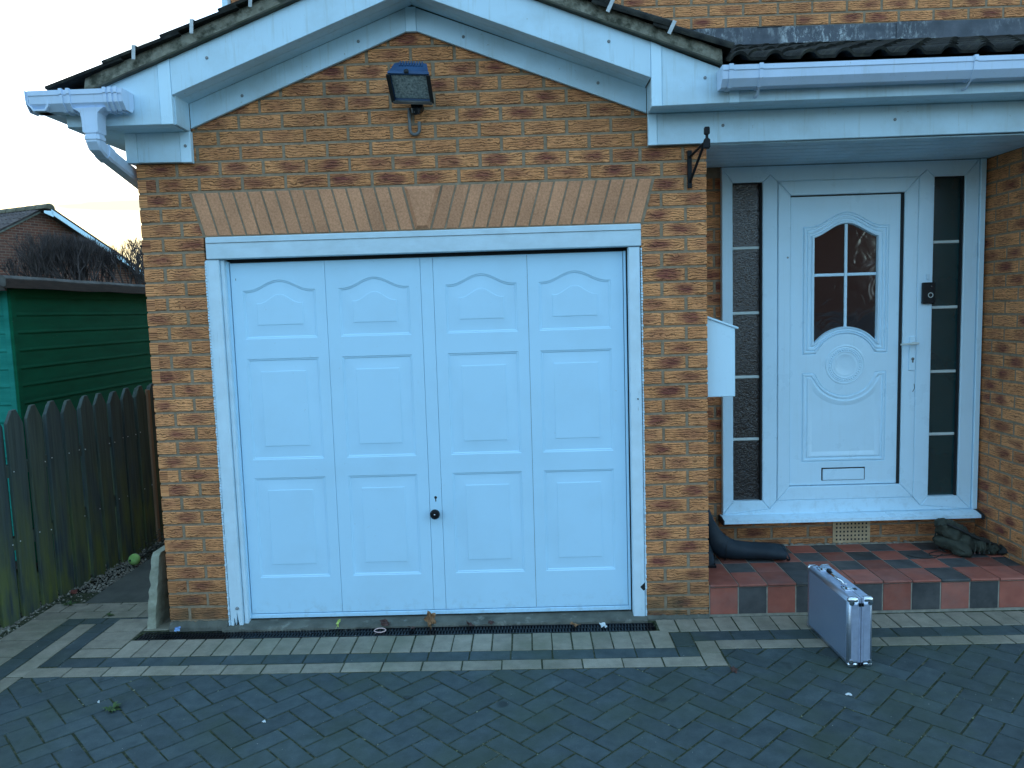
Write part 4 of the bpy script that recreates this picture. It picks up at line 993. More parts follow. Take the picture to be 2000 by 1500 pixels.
# herringbone
P_ = .101; s2 = sqrt(.5); O = (-.554, -.816)
def uv(u, v): return (O[0] + (u - v) * s2 * P_, O[1] + (u + v) * s2 * P_)
for i in range(-60, 80):
    for j in range(-85, 40):
        r = (i - j) % 4
        if r == 0: c4 = [(i, j), (i + 2, j), (i + 2, j + 1), (i, j + 1)]
        elif r == 3: c4 = [(i, j), (i + 1, j), (i + 1, j + 2), (i, j + 2)]
        else: continue
        p = [uv(*c) for c in c4]; cxx = sum(a[0] for a in p) / 4; cyy = sum(a[1] for a in p) / 4
        if not (-1.15 < cxx < 7.4 and -6.4 < cyy < -.3): continue
        p = clip(p, -1, 0, 1.036)
        if len(p) < 3: continue
        if cxx < 2.358:
            if max(a[0] for a in p) > 2.36 and max(a[1] for a in p) > -.56:
                p2 = clip(clip(p, -1, 0, -2.3585), .008, 1, -.3875 + .0189)
                if len(p2) > 2: pv(p2, M_PAVD, 'paver')
                p = clip(p, 1, 0, 2.3575) if len(p2) > 2 else p
            p = clip(p, .011, 1, -.546 + .0066)
        else:
            p = clip(p, .008, 1, -.3875 + .0189)
            if len(p) > 2 and min(a[0] for a in p) < 2.358 and max(a[1] for a in p) > -.56:
                p2 = clip(clip(p, 1, 0, 2.3575), .011, 1, -.546 + .0066)
                if len(p2) > 2: pv(p2, M_PAVD, 'paver')
                p = clip(p, -1, 0, -2.3585)
        if len(p) > 2: pv(p, M_PAVD, 'paver')
def pa(it):
    q = [px((u, v, 0)) for u, v in it[0]]
    if any(a is None for a in q) or not any(-20 < a[0] < 2020 and -20 < a[1] < 1520 for a in q): return 0
    return abs(poly_area(q))
rest = {}
cnt = {}
for it in sorted(pav, key=pa, reverse=True):
    poly, m, nm = it; k = (nm); cnt[k] = cnt.get(k, 0) + 1
    sx = random.uniform(-.006, .006); sy = random.uniform(-.006, .006); cu = sum(p[0] for p in poly) / len(poly); cv = sum(p[1] for p in poly) / len(poly); dz = random.uniform(-.0012, .0012)
    M = lambda u, v, w: (u, v, w + dz + (u - cu) * sx + (v - cv) * sy)
    tn = random.random(); args = (poly, M, -.03, 0, .0025, tn, (cu, cv, tn * 40))
    ra = random.gauss(0, .006 if nm == 'paver' else .003); ox_, oy_ = random.gauss(0, .0007), random.gauss(0, .0007)
    poly = [(cu + (u - cu) * cos(ra) - (v - cv) * sin(ra) + ox_, cv + (u - cu) * sin(ra) + (v - cv) * cos(ra) + oy_) for u, v in poly]; args = (poly,) + args[1:]
    if pa(it) > 0 and cnt[k] <= 300: mb = MB(); mb.prism(*args); obj(nm, mb, m, drive)
    else: rest.setdefault((nm, m.name), (MB(), m))[0].prism(*args)
for (nm, mn), (mb, m) in rest.items(): obj(nm + 's', mb, m, drive, kind='stuff')
# concrete threshold strip
mb = MB(); rings = []
for i in range(161):
    x = XL + .3 + (XR - XL - .64) * i / 160; a = mnoise.noise(Vector((x * 9, 0, 0))); b = mnoise.noise(Vector((x * 25, 3, 0)))
    rings.append([(x, -.040 + .004 * b, -.03), (x, -.038 + .006 * a + .004 * b, .006 + .006 * b), (x, -.015 + .006 * b, .016 + .004 * a), (x, .045, .024 + .003 * b), (x, .20, .026), (x, .20, -.03)])
mb.loft(rings); obj('concrete_threshold', mb, M_CONC, kind='structure', smooth=60)
# path and gravel beside the garage
mb = MB(); mb.prism([(-1.285, .435), (-.56, .43), (-.56, 4.6), (-1.33, 4.6)], FZ(0), -.09, -.002, .006); obj('path', mb, M_PATH, kind='structure')
mb = MB(); mb.box(-1.62, -1.2, -4.0, 5.2, -.088, -.022); obj('gravel_bed', mb, M_SOIL, kind='structure')
gv = MB()
for k in range(3600):
    y = random.uniform(-.1, 2.6) if k < 2900 else random.uniform(-.5, 3.6); xw = -1.285 - max(0, y - .43) * .012 if y > .43 else -1.452
    x = random.uniform(-1.585, xw + (.02 if random.random() < .15 else -.002)); r = random.uniform(.005, .013); h = random.uniform(-.022, -.004)
    a = random.random() * 6.3; e = random.uniform(.6, 1); pts = [(x + r * cos(a + t) * (1 if q % 2 else e), y + r * e * sin(a + t), h) for q, t in enumerate((0, 1.3, 2.5, 3.8, 5.1))]
    gv.add(pts + [(x + random.uniform(-.3, .3) * r, y, h + r * .9)], [(i, (i + 1) % 5, 5) for i in range(5)], random.random())
obj('gravel', gv, M_GRAVEL, kind='stuff', fix=False)

# ---- channel drain
drain = thing('channel_drain', (.70, -.085, 0), 'black plastic drain grating along the foot of the garage door', 'drain')
mb = MB()
dz = -.002
def dT(x): return tiltY(x)
xa, xb = -.68, 2.085
mb.box(xa, xb, -.130, -.036, -.058, -.022)
for (u0, u1) in ((-.134, -.127), (-.041, -.034), (-.0845, -.0785)):
    mb.add([(xa, u0 + dT(xa), -.03), (xb, u0 + dT(xb), -.03), (xb, u1 + dT(xb), -.03), (xa, u1 + dT(xa), -.03), (xa, u0 + dT(xa), dz), (xb, u0 + dT(xb), dz), (xb, u1 + dT(xb), dz), (xa, u1 + dT(xa), dz)], [(0, 3, 2, 1), (4, 5, 6, 7), (0, 1, 5, 4), (1, 2, 6, 5), (2, 3, 7, 6), (3, 0, 4, 7)])
x = xa; k = 0
while x < xb - .01:
    for s, (a, b_) in enumerate(((-.127, -.0845), (-.0785, -.041))):
        o = .006 if s else 0; t = dT(x); mb.box(x + o, x + o + .008, a + t, b_ + t, -.024, dz - .0015)
    x += .0165
gro = obj('grating', mb, M_BLACK, drain); gro.location = (-.70, .085, 0)

# ================================================================== THINGS FIXED TO THE HOUSE
fl = thing('floodlight', (.92, 0, 2.83), 'blue-black halogen floodlight on the gable bricks', 'light')
def addp(par, name, mb, m, smooth=None, **k):
    o = obj(name, mb, m, par, smooth, **k); o.location = tuple(-c for c in par.location); return o
# tilted lamp head
R = Matrix.Translation((.918, -.165, 2.800)) @ Matrix.Rotation(radians(57), 4, 'X') @ Matrix.Rotation(radians(-5), 4, 'Z')
def RM(u, v, w): return tuple(R @ Vector((u, -w, v)))
mb = MB()
def hr(hw, hh, w, dv=0): return [RM(a * hw, b * hh + dv, w) for a, b in ((-1, -1), (1, -1), (1, 1), (-1, 1))]
mb.loft([hr(.068, .040, -.088, .022), hr(.080, .058, -.070, .014), hr(.094, .078, -.012), hr(.100, .086, 0), hr(.100, .086, .014), hr(.092, .078, .014), hr(.086, .070, .004)], cap=True)
addp(fl, 'lamp_housing', mb, M_LAMPBL)
mb = MB(); mb.loft([hr(.085, .069, .0055), hr(.085, .069, .008)]); addp(fl, 'lamp_glass', mb, M_LAMPGL)
for s in (-1, 1):
    mb = MB(); mb.loft([[RM(s * .098 + a, b, w) for a, b in ((-.009, -.088), (.009, -.088), (.009, .080), (-.009, .080))] for w in (.0155, .021)]); addp(fl, 'side_rim', mb, M_DARK)
mb = MB(); mb.loft([[RM(a, b, w) for a, b in ((-.098, -.094), (.098, -.094), (.098, -.078), (-.098, -.078))] for w in (.0155, .023)]); addp(fl, 'bottom_rim', mb, M_CONDUIT)
mb = MB()
for k in range(9): u = -.05 + k * .0135; mb.loft([[RM(u + a, b, w) for a, b in ((-.003, .058), (.003, .058), (.003, .079), (-.003, .079))] for w in (-.080, -.050)])
addp(fl, 'cooling_fins', mb, M_LAMPBL)
mb = MB(); mb.lathe([(.012, 0), (.012, .008), (.006, .012)], lambda u, v, w: RM(u - .008, .088 + w, v + .006), 12); addp(fl, 'hinge_screw', mb, M_DARK)
mb = MB(); mb.tube([(.93, -.002, 2.735), (.93, -.06, 2.735)], .030, 16); mb.tube([(.925, -.03, 2.735), (.925, -.05, 2.715), (.928, -.04, 2.70)], .02, 10); mb.tube([(.92, -.02, 2.75), (.92, -.07, 2.80)], .018, 8); addp(fl, 'junction_box', mb, M_BLACK, 40)
mb = MB()
for k in range(3): mb.tube([(.905 + k * .012, -.062, 2.722), (.905 + k * .012, -.055, 2.700)], .003, 6)
addp(fl, 'terminal', mb, M_CONDUIT)
mb = MB(); pts = [(.884, -.012, 2.74), (.884, -.012, 2.65)] + [(.912 + .028 * cos(t), -.012, 2.65 - .030 + -.0 - .028 * sin(t) + .0) for t in [pi - pi * i / 8 * 1 for i in range(9)][0:0]]
pts = [(.884, -.012, 2.735), (.884, -.012, 2.63)] + [(.9085 - .0245 * cos(t), -.012, 2.628 - .026 * sin(t)) for t in [pi * i / 8 for i in range(1, 8)]] + [(.933, -.012, 2.632), (.933, -.012, 2.665)]
mb.tube(pts, .0085, 10); co = addp(fl, 'conduit_pipe', mb, M_CONDUIT, 50)
mb = MB(); mb.tube([(.884, -.012, 2.69), (.884, -.012, 2.705)], .0105, 10); addp(fl, 'pipe_joint', mb, M_CONDUIT, 50)

bk = thing('basket_bracket', (2.31, 0, 2.29), 'black iron hanging-basket bracket beside the porch', 'bracket')
mb = MB(); mb.cbox(2.299, 2.322, -.014, -.003, 2.288, 2.478, .002); addp(bk, 'wall_plate', mb, M_BLACKIRON)
mb = MB(); mb.tube([(2.312, -.012, 2.318), (2.335, -.14, 2.43), (2.345, -.205, 2.487)], .0075, 6); addp(bk, 'brace', mb, M_BLACKIRON, 40)
mb = MB(); mb.tube([(2.312, -.012, 2.446), (2.33, -.12, 2.462), (2.345, -.235, 2.478)], .0065, 6); addp(bk, 'arm', mb, M_BLACKIRON, 40)
mb = MB()
mb.loft([[(2.345 + a * s, -.235 + b * s * .6, z) for a, b in ((-1, -1), (1, -1), (1, 1), (-1, 1))] for z, s in ((2.438, .011), (2.445, .015), (2.480, .014), (2.490, .006), (2.502, .006), (2.508, .013), (2.536, .0125), (2.541, .009))])
addp(bk, 'finial', mb, M_BLACKIRON)

mx_ = thing('mailbox', (2.4, .2, 1.2), 'white sloping-lid mailbox on the pier left of the front door', 'mailbox')
mb = MB(); mb.prism(ccw([(2.402, 1.196), (2.560, 1.196), (2.560, 1.562), (2.402, 1.622)]), FY(.06), -.34, 0, .003); addp(mx_, 'box_body', mb, M_UPVC)
mb = MB(); mb.prism(ccw([(2.400, 1.6225), (2.574, 1.556), (2.577, 1.566), (2.401, 1.634)]), FY(.052), -.356, 0, .002); addp(mx_, 'lid', mb, M_UPVC)

bell = thing('doorbell', (3.86, .6, 1.655), 'black video doorbell on the frame right of the door handle', 'doorbell')
mb = MB(); mb.cbox(3.826, 3.899, YD - .024, YD + .002, 1.656, 1.783, .005); addp(bell, 'doorbell_body', mb, M_BLACK)
mb = MB()
rr = [[(3.869 + r * cos(2 * pi * k / 28), YD - .0255 - w, 1.707 + r * sin(2 * pi * k / 28)) for k in range(28)] for r, w in ((.0155, 0), (.0155, .0012), (.0115, .0012), (.0115, 0))]
mb.loft(rr, cap=False, closed=True); addp(bell, 'button_ring', mb, M_IVORY, 40)
mb = MB(); mb.lathe([(.006, 0), (.005, .002), (.001, .003)], lambda u, v, w: (3.874 + u, YD - .0245 - w, 1.757 + v), 12); addp(bell, 'camera_lens', mb, M_GLASSD, 40)
mb = MB(); mb.cbox(3.853, 3.872, YD - .006, YD - .0005, 1.800, 1.832, .001); addp(bell, 'adhesive_mark', mb, M_FASCIA)
#PART4
# ================================================================== SIDE PASSAGE: SLAB, BALL, FENCE, SHED
mb = MB(); rings = []
n = 26
for i in range(n + 1):
    z = .42 * i / n; j = lambda k: mnoise.noise(Vector((z * 22, k * 3.1, 7))) * .012
    tp = .018 if i == n else 0; y0 = .012 + .028 * (z / .42) ** 2 + (.012 if z < .3 else 0) * mnoise.noise(Vector((z * 8, 2, 2)))
    lean = z * .10
    rings.append([(-.683 + lean + j(1), y0 + j(2) + tp, z), (-.640 + lean + j(3) * .3, y0 + j(4) + tp, z), (-.640 + lean, .46, z), (-.683 + lean, .46, z)])
mb.loft(rings); obj('paving_slab', mb, M_SLAB, label='broken pale concrete slab leaning against the garage corner', cat='slab')
ball = thing('ball', (-1.33, 1.14, 0), 'small scuffed lime green ball at the foot of the fence', 'ball')
mb = MB(); mb.lathe([(.039 * sin(pi * k / 12) + .0002, -.039 * cos(pi * k / 12)) for k in range(13)], lambda u, v, w: (u, v, w + .038), 20); obj('ball_skin', mb, M_BALL, ball, smooth=60)
mb = MB(); mb.lathe([(.008, 0), (.006, .0015)], lambda u, v, w: (-.010 + u, -.0378 - w, .042 + v), 10); obj('puncture', mb, M_DARK, ball)

def fxx(y): return -1.535 + .060 * (y - .06)
fence = thing('picket_fence', (-1.5, .8, 0), 'dark stained picket fence with green algae beside the garage path', 'fence')
rt = Matrix.Rotation(-math.atan(.060), 3, 'Z')
def picket(yc, off, name, hgt, m=M_FENCE, wd=.064):
    tl_ = random.uniform(-.008, .008); zt_ = hgt + random.uniform(-.008, .006)
    p = [(-wd, -.05), (wd, -.05), (wd + tl_, zt_ - .085), (.016 + tl_, zt_), (-.018 + tl_, zt_ - .002), (-wd + tl_, zt_ - .075)]
    x0 = fxx(yc) + off + random.uniform(-.002, .002); tw = random.uniform(-.03, .03)
    mb = MB(); mb.prism(p, lambda u, v, w: (x0 + w + u * (.060 + tw), yc + u, v), -.018, 0, .002, random.random(), (0, 0, random.random() * 9)); return addp(fence, name, mb, m)
for k in range(-6, 15): 
    yc = .155 + .1635 * k
    if k == 10: pass
    picket(yc, 0, 'picket', 1.213)
for k in range(-6, 16): picket(.155 + .1635 * (k - .5), -.062, 'rear_picket', 1.195)
for z in (.43, .855):
    mb = MB(); y0, y1 = -.95, 2.65
    mb.add([(fxx(y) + o, y, zz) for y in (y0, y1) for o, zz in ((-.019, z - .035), (-.019, z + .035), (-.0605, z + .035), (-.0605, z - .035))], [(0, 1, 2, 3), (4, 7, 6, 5), (0, 4, 5, 1), (1, 5, 6, 2), (2, 6, 7, 3), (3, 7, 4, 0)]); addp(fence, 'rail', mb, M_FENCE)
mb = MB(); mb.prism([(1.688, -.02), (1.722, -.02), (1.722, 1.172), (1.688, 1.180)], lambda u, v, w: (fxx(u) + .016 + w - .0, u, v), -.02, 0, .002); addp(fence, 'batten', mb, M_NEWWOOD, label='pale unpainted batten')
for k in range(-2, 11):
    for z in (.438, .862):
        for s in (-.05, .052):
            if random.random() < .35: continue
            y = .155 + .1635 * k + s; zz = z + random.uniform(-.01, .012); x = fxx(y) + .001
            mb = MB(); mb.lathe([(.0034, -.002), (.0034, .0014), (.002, .002)], lambda u, v, w: (x + .001 + w, y + u, zz + v), 7); addp(fence, 'nail', mb, M_IVORY)

shed = thing('garden_shed', (-3.1, 2.6, 0), 'dark green painted wooden shed behind the picket fence', 'shed')
sx0, sx1, sy0, sy1 = -4.3, -2.10, 1.24, 4.1
mb = MB(); mb.box(sx0, sx1 - .02, sy0 + .02, sy1, -.05, 1.93); addp(shed, 'shed_frame', mb, M_BOARD)
z = .02
def plank(M, u0, u1, z0, m):
    mb = MB(); rg = []
    for u in (u0, u1): rg.append([M(u, z0 + .121, -.012), M(u, z0 + .121, .001), M(u, z0 + .106, .003), M(u, z0 + .020, .0055), M(u, z0 + .002, .0095), M(u, z0 - .004, .008), M(u, z0 - .004, -.012)])
    mb.loft(rg); addp(shed, 'plank', mb, m)
k = 0
while z < 1.92:
    zz = z; sl = 0
    plank(FXp(sx1 - .008), sy0 + .01, sy1, zz, M_SHED); plank(FY(sy0 + .008), sx0, sx1 - .012, zz, M_SHEDLIT); z += .1245
for nm, a in (('corner_trim', (sx1 - .012, sx1 + .012, sy0 - .020, sy0 + .028)), ('corner_trim', (sx1 - .050, sx1 - .0125, sy0 - .020, sy0 - .0))):
    mb = MB(); mb.cbox(*a, 0, 1.94, .002); addp(shed, nm, mb, M_SHED if a[0] > sx1 - .02 else M_SHEDLIT)
# roof: low pitch rising to the left, boards and felt drooping over the eave
mb = MB(); rings = []
for i in range(31):
    y = 1.08 + 3.2 * i / 30; b = mnoise.noise(Vector((y * 2.3, 0, 3))) * .008
    rings.append([(-2.035, y, 1.952 + b), (-2.018, y, 1.962 + b), (-2.016, y, 2.010 + b * .6), (-2.035, y, 2.030 + b * .3), (-2.3, y, 2.048), (-3.25, y, 2.02), (-3.25, y, 1.98), (-2.06, y, 1.965)])
mb.loft(rings); addp(shed, 'shed_roof', mb, M_FELT, 35)
mb = MB(); rings = []
for i in range(31):
    y = 1.085 + 3.19 * i / 30; b = mnoise.noise(Vector((y * 2.3, 0, 3))) * .008
    rings.append([(-2.0145, y, 1.945 + b), (-2.0145, y, 2.004 + b), (-2.034, y, 2.004 + b), (-2.036, y, 1.943 + b)])
mb.loft(rings); addp(shed, 'eaves_board', mb, M_BOARD)
mb = MB(); mb.add([(-3.25, 1.078, 2.02), (-4.4, 1.078, 1.98), (-4.4, 4.28, 1.98), (-3.25, 4.28, 2.02), (-3.25, 1.078, 1.98), (-4.4, 1.078, 1.94), (-4.4, 4.28, 1.94), (-3.25, 4.28, 1.98)], [(0, 3, 2, 1), (4, 5, 6, 7), (0, 1, 5, 4), (1, 2, 6, 5), (2, 3, 7, 6), (3, 0, 4, 7)]); addp(shed, 'shed_roof', mb, M_FELT)
mb = MB(); mb.prism(ccw([(-2.03, 1.925), (-2.03, 2.0), (-4.4, 1.965), (-4.4, 1.90)]), FY(1.085), -.02, 0, .002); addp(shed, 'barge_board', mb, M_BOARD)
mb = MB(); mb.prism(ccw([(-4.3, 1.88), (-2.11, 1.88), (-2.11, 1.95), (-4.3, 1.94)]), FY(sy0 + .0), -.02, 0, 0); addp(shed, 'gable_boards', mb, M_SHEDLIT)

# ================================================================== NEIGHBOUR, VAN, SHRUBS
nb = thing('brick_bungalow', (-12.3, 18, 0), 'red brick bungalow with tiled roof and white bargeboard behind the shed', 'house')
aN = radians(22); P0 = Vector((-12.26, 18.0, 4.93)); bN = Vector((sin(aN), cos(aN), 0)); nN = Vector((cos(aN), -sin(aN), 0)); PT = .55
def MN(s, z, w): p = P0 + bN * s + nN * w; return (p.x, p.y, z)
mb = MB(); poly = [(-5, -.1), (5, -.1), (5, 4.93 - 5 * PT), (0, 4.93), (-5, 4.93 - 5 * PT)]
mb.prism(poly, MN, -9, 0, 0, .5, (0, 0, 0)); addp(nb, 'wall', mb, M_FARBRICK)
def slopeslab(sgn, ov, t0, t1, m, name, back=-9.2, top=5):
    mb = MB(); Q = []
    for w in (ov, back):
        for s, t in ((0, t0), (top, t0), (top, t1), (0, t1)): Q.append(MN(sgn * s, 4.93 - s * PT + t, w))
    mb.add(Q, [(0, 1, 2, 3), (7, 6, 5, 4), (0, 4, 5, 1), (1, 5, 6, 2), (2, 6, 7, 3), (3, 7, 4, 0)]); return addp(nb, name, mb, m)
slopeslab(1, .36, .03, .14, M_FARTILE, 'roof', top=5.4); slopeslab(-1, .05, .02, .08, M_FARTILE, 'roof', top=5.4)
slopeslab(1, .365, .0, .03, M_BOARD, 'soffit', top=5.4, back=-.2)
mb = MB(); mb.add([MN(s, 4.93 - abs(s) * PT + t, w) for w in (.345, .372) for s, t in ((.05, -.07), (5.4, -.07), (5.4, .07), (.05, .07))], [(0, 3, 2, 1), (4, 5, 6, 7), (0, 1, 5, 4), (1, 2, 6, 5), (2, 3, 7, 6), (3, 0, 4, 7)]); addp(nb, 'bargeboard', mb, M_UPVC)
mb = MB(); mb.add([MN(s, 4.93 - abs(s) * PT + t, w) for w in (.345, .372) for s, t in ((-.16, -.0), (.10, -.12), (.10, .05), (-.16, .07))], [(0, 3, 2, 1), (4, 5, 6, 7), (0, 1, 5, 4), (1, 2, 6, 5), (2, 3, 7, 6), (3, 0, 4, 7)]); addp(nb, 'barge_end', mb, M_UPVC)
mb = MB(); mb.add([MN(-s, 4.93 - s * PT + t, w) for w in (.02, .06) for s, t in ((.05, -.02), (5.3, -.02), (5.3, .03), (.05, .03))], [(0, 3, 2, 1), (4, 5, 6, 7), (0, 1, 5, 4), (1, 2, 6, 5), (2, 3, 7, 6), (3, 0, 4, 7)]); addp(nb, 'verge_mortar', mb, M_CONC)
TM2 = TM.copy(); TM2.materials.clear(); TM2.materials.append(M_NBTILE)
dn = (-bN * 1 - Vector((0, 0, PT))).normalized(); 
for c in range(5):
    for k in range(15):
        s = -.36 - k * .30; p = P0 + bN * s + nN * (.07 - c * .327 - .327 * 0) + Vector((0, 0, s * PT + .085))
        a = -nN; b = -dn; cc = a.cross(b)
        if cc.z < 0: a = nN; p = p - nN * .327; cc = a.cross(b)
        o = bpy.data.objects.new('roof_tile', TM2); COL.objects.link(o); o.parent = nb
        o.matrix_local = Matrix.Translation(-nb.location) @ Matrix(((a.x, b.x, cc.x, p.x), (a.y, b.y, cc.y, p.y), (a.z, b.z, cc.z, p.z), (0, 0, 0, 1)))
for c in range(14):
    mb = MB(); w0 = .38 - c * .42; mb.loft([[MN(.15 * cos(t) * g_, 4.93 + .05 + .14 * sin(t) * g_, w) for t in [pi * i / 8 for i in range(9)]] for w, g_ in ((w0, 1.06), (w0 - .41, 1))]); addp(nb, 'ridge_tile', mb, M_RIDGE, 40)
for s in (-2.2, 1.8):
    mb = MB(); mb.add([MN(s + a, z, w) for w in (.01, .03) for a, z in ((-.6, 1.0), (.6, 1.0), (.6, 2.1), (-.6, 2.1))], [(0, 3, 2, 1), (4, 5, 6, 7), (0, 1, 5, 4), (1, 2, 6, 5), (2, 3, 7, 6), (3, 0, 4, 7)]); wn = addp(nb, 'window', mb, M_UPVC)
    mb = MB(); mb.add([MN(s + a, z, w) for w in (.02, .035) for a, z in ((-.52, 1.08), (.52, 1.08), (.52, 2.02), (-.52, 2.02))], [(0, 3, 2, 1), (4, 5, 6, 7), (0, 1, 5, 4), (1, 2, 6, 5), (2, 3, 7, 6), (3, 0, 4, 7)]); addp(nb, 'pane', mb, M_GLASS)

van = thing('white_van', (-9.95, 13.6, 0), 'white van roof showing through the bare hedge', 'van')
mb = MB(); rg = []
for y, k in ((12.6, .97), (12.65, 1), (14.3, 1), (14.8, .93)):
    rg.append([(-9.95 + a * .98 * k, y, z) for a, z in ((-1, .35), (1, .35), (1.02, 1.2), (.97, 2.2), (.88, 2.58), (.7, 2.665), (-.7, 2.665), (-.88, 2.58), (-.97, 2.2), (-1.02, 1.2))])
mb.loft(rg); addp(van, 'van_body', mb, M_UPVC, 35)
for a in (-.45, .45): mb = MB(); mb.cbox(-9.95 + a - .36, -9.95 + a + .36, 12.58, 12.6, 1.5, 2.2, .005); addp(van, 'rear_window', mb, M_GLASSD)
for a in (-.85, .85):
    for y in (13.1, 14.2): mb = MB(); mb.tube([(-9.95 + a - .1, y, .33), (-9.95 + a + .1, y, .33)], .33, 18); addp(van, 'wheel', mb, M_BLACK, 40)

def shrub(x0, x1, yc, nst, ztop, seed, name, label, thick=1.0, dome=.35, stop=6):
    rs = random.Random(seed); mb = MB(); tw = MB()
    def br(p, d, l, r, lev):
        pts = [p]; q = Vector(p); dd = Vector(d)
        for i in range(4):
            dd = (dd + Vector((rs.uniform(-.22, .22), rs.uniform(-.22, .22), rs.uniform(-.02, .16)))).normalized(); q = q + dd * l / 4; pts.append(q.copy())
        t = rs.random()
        (mb if lev == 0 else tw).tube(pts, [r, r * .85, r * .7, r * .55, r * .3], 4 if lev == 0 else 3, False, t)
        if lev < 3:
            for i in range((5, 5, 4)[lev]):
                s = pts[rs.choice((1, 2, 3, 3, 4) if lev else (2, 3, 3, 4))]; e = (dd + Vector((rs.uniform(-.75, .75), rs.uniform(-.6, .6), rs.uniform(-.05, .55)))).normalized()
                zl = ztop - dome * abs((s.x - (x0 + x1) / 2) / ((x1 - x0) / 2)) ** 2
                ll = min(l * rs.uniform(.45, .7), max(.08, (zl - s.z)))
                if s.z < zl: br(s, e, ll, r * .5, lev + 1)
    for i in range(nst):
        x = x0 + (x1 - x0) * (i + rs.random()) / nst; y = yc + rs.uniform(-.35, .35); zl = ztop - dome * abs((x - (x0 + x1) / 2) / ((x1 - x0) / 2)) ** 2
        mb.tube([(x * .8 + .2 * (x0 + x1) / 2, y, -.05), (x, y, 1.3), (x + rs.uniform(-.05, .05), y, 1.9)], [.022 * thick, .018 * thick, .014 * thick], 5, False, .3)
        br(Vector((x, y, 1.85)), (rs.uniform(-.25, .25), rs.uniform(-.2, .2), 1), (zl - 1.85) * .72, .013 * thick, 0)
    t = thing(name, ((x0 + x1) / 2, yc, 0), label, 'shrub', 'bare shrubs beyond the shed'); addp(t, 'stem', mb, M_TWIG); addp(t, 'twigs', tw, M_TWIG, kind='stuff'); return t
shrub(-6.45, -5.02, 8.0, 60, 3.08, 3, 'bare_shrub', 'wide bare brown shrub in front of the bungalow', 1.25, .30)
shrub(-4.95, -4.28, 8.1, 9, 3.0, 5, 'bare_shrub', 'small dark bare shrub against the sky by the garage corner', 1.7, .25)
# dark ivy clump at the end of the passage
iv = MB(); rs = random.Random(9)
for k in range(1500):
    x = rs.uniform(-1.42, -.95) + .12 * rs.random(); y = rs.uniform(1.25, 1.95); z = abs(rs.gauss(0, .055)) + .003
    if x > -1.25 + (y - 1.25) * .55: continue
    s = rs.uniform(.008, .022); a = rs.random() * 6.3; t = rs.uniform(-.6, .6)
    iv.add([(x + s * cos(a), y + s * sin(a), z + s * t), (x - s * sin(a) * .6, y + s * cos(a) * .6, z), (x - s * cos(a), y - s * sin(a), z - s * t * .5), (x + s * sin(a) * .6, y - s * cos(a) * .6, z + .002)], [(0, 1, 2, 3)], rs.random())
obj('leaf_litter', iv, surf('dark_leaf_litter', (.012, .018, .010), (.035, .038, .02), 30, .8, .2, tone=.6), kind='stuff', fix=False)

# ================================================================== BRIEFCASE
case = thing('briefcase', (2.9365, -.382, 0), 'silver aluminium briefcase standing upright in front of the doorstep', 'briefcase', rz=radians(2.4))
HX, HY, HZ = .056, .2315, .332
def lp(name, mb, m, sm=None): return obj(name, mb, m, case, sm)
M_CPANEL = surf('blue_grey_case_panel', (.17, .235, .33), (.20, .27, .37), 3, .42, .06, 300, .0006, metal=.25)
M_CTEX = surf('dimpled_aluminium', (.40, .47, .62), (.50, .58, .74), 40, .42, .5, 420, .0008, metal=.55)
for s in (-1, 1):
    mb = MB(); a, b = sorted((s * .0012, s * HX)); mb.cbox(a, b, -HY, HY, .004, HZ, .009); lp('case_half', mb, M_ALU, 50)
    mb = MB(); a, b = sorted((s * (HX - .002), s * (HX + .0012))); mb.cbox(a, b, -HY + .024, HY - .024, .026, HZ - .022, .001); lp('side_panel', mb, M_CPANEL)
    a, b = sorted((s * .013, s * (HX - .012)))
    mb = MB(); mb.cbox(a, b, -HY - .0012, -HY + .004, .030, HZ - .030, .0008); lp('end_panel', mb, M_CTEX)
    mb = MB(); mb.cbox(a, b, -HY + .03, HY - .03, HZ - .004, HZ + .0012, .0008); lp('top_panel', mb, M_CTEX)
    mb = MB(); mb.tube([(s * .0050, -HY - .0008, .02), (s * .0050, -HY - .0008, HZ - .014)], .0030, 6); lp('seam_rail', mb, M_CTEX, 50)
mb = MB(); mb.cbox(-.0125, .0125, -HY - .0004, HY - .03, .012, HZ + .0006, .0012); lp('centre_frame', mb, M_CTEX)
mb = MB(); mb.box(-.0008, .0008, -HY - .0009, HY - .035, .014, HZ + .001); lp('parting_line', mb, M_DARK)
mb = MB(); mb.box(-.0012, .0012, -HY + .004, HY - .004, .008, HZ - .004); lp('seam', mb, M_DARK)
for sx in (-1, 1):
    for sy in (-1, 1):
        for top in (0, 1):
            mb = MB(); z0, z1 = (HZ - .024, HZ + .0025) if top else (.0, .026)
            a, b = sorted((sx * .010, sx * (HX + .0028))); c, d = sorted((sy * (HY - .020), sy * (HY + .0032))); mb.cbox(a, b, c, d, z0, z1, .0075)
            # rounded tongues
            mb.lathe([(.012, 0), (.012, .0035), (.010, .0042)], lambda u, v, w: (sx * (HX - .013) + u, sy * (HY - .001 + w), (z0 if top else z1) + v), 14)
            lp('case_corner', mb, M_CHROME, 45)
            mb = MB(); mb.lathe([(.0038, 0), (.003, .0018)], lambda u, v, w: (sx * (HX - .020) + u, sy * (HY + .0032 + w), (z0 + .002 if top else z1 - .003) + v), 10); lp('rivet', mb, M_DARK)
for z in (HZ - .030, HZ - .0305, .012):
    pass
for z0 in (HZ - .040, .010):
    mb = MB(); mb.cbox(-.0115, -.0015, -HY - .005, -HY, z0, z0 + .016, .001); mb.cbox(.0015, .0115, -HY - .005, -HY, z0, z0 + .016, .001); lp('end_hinge', mb, M_BLACK)
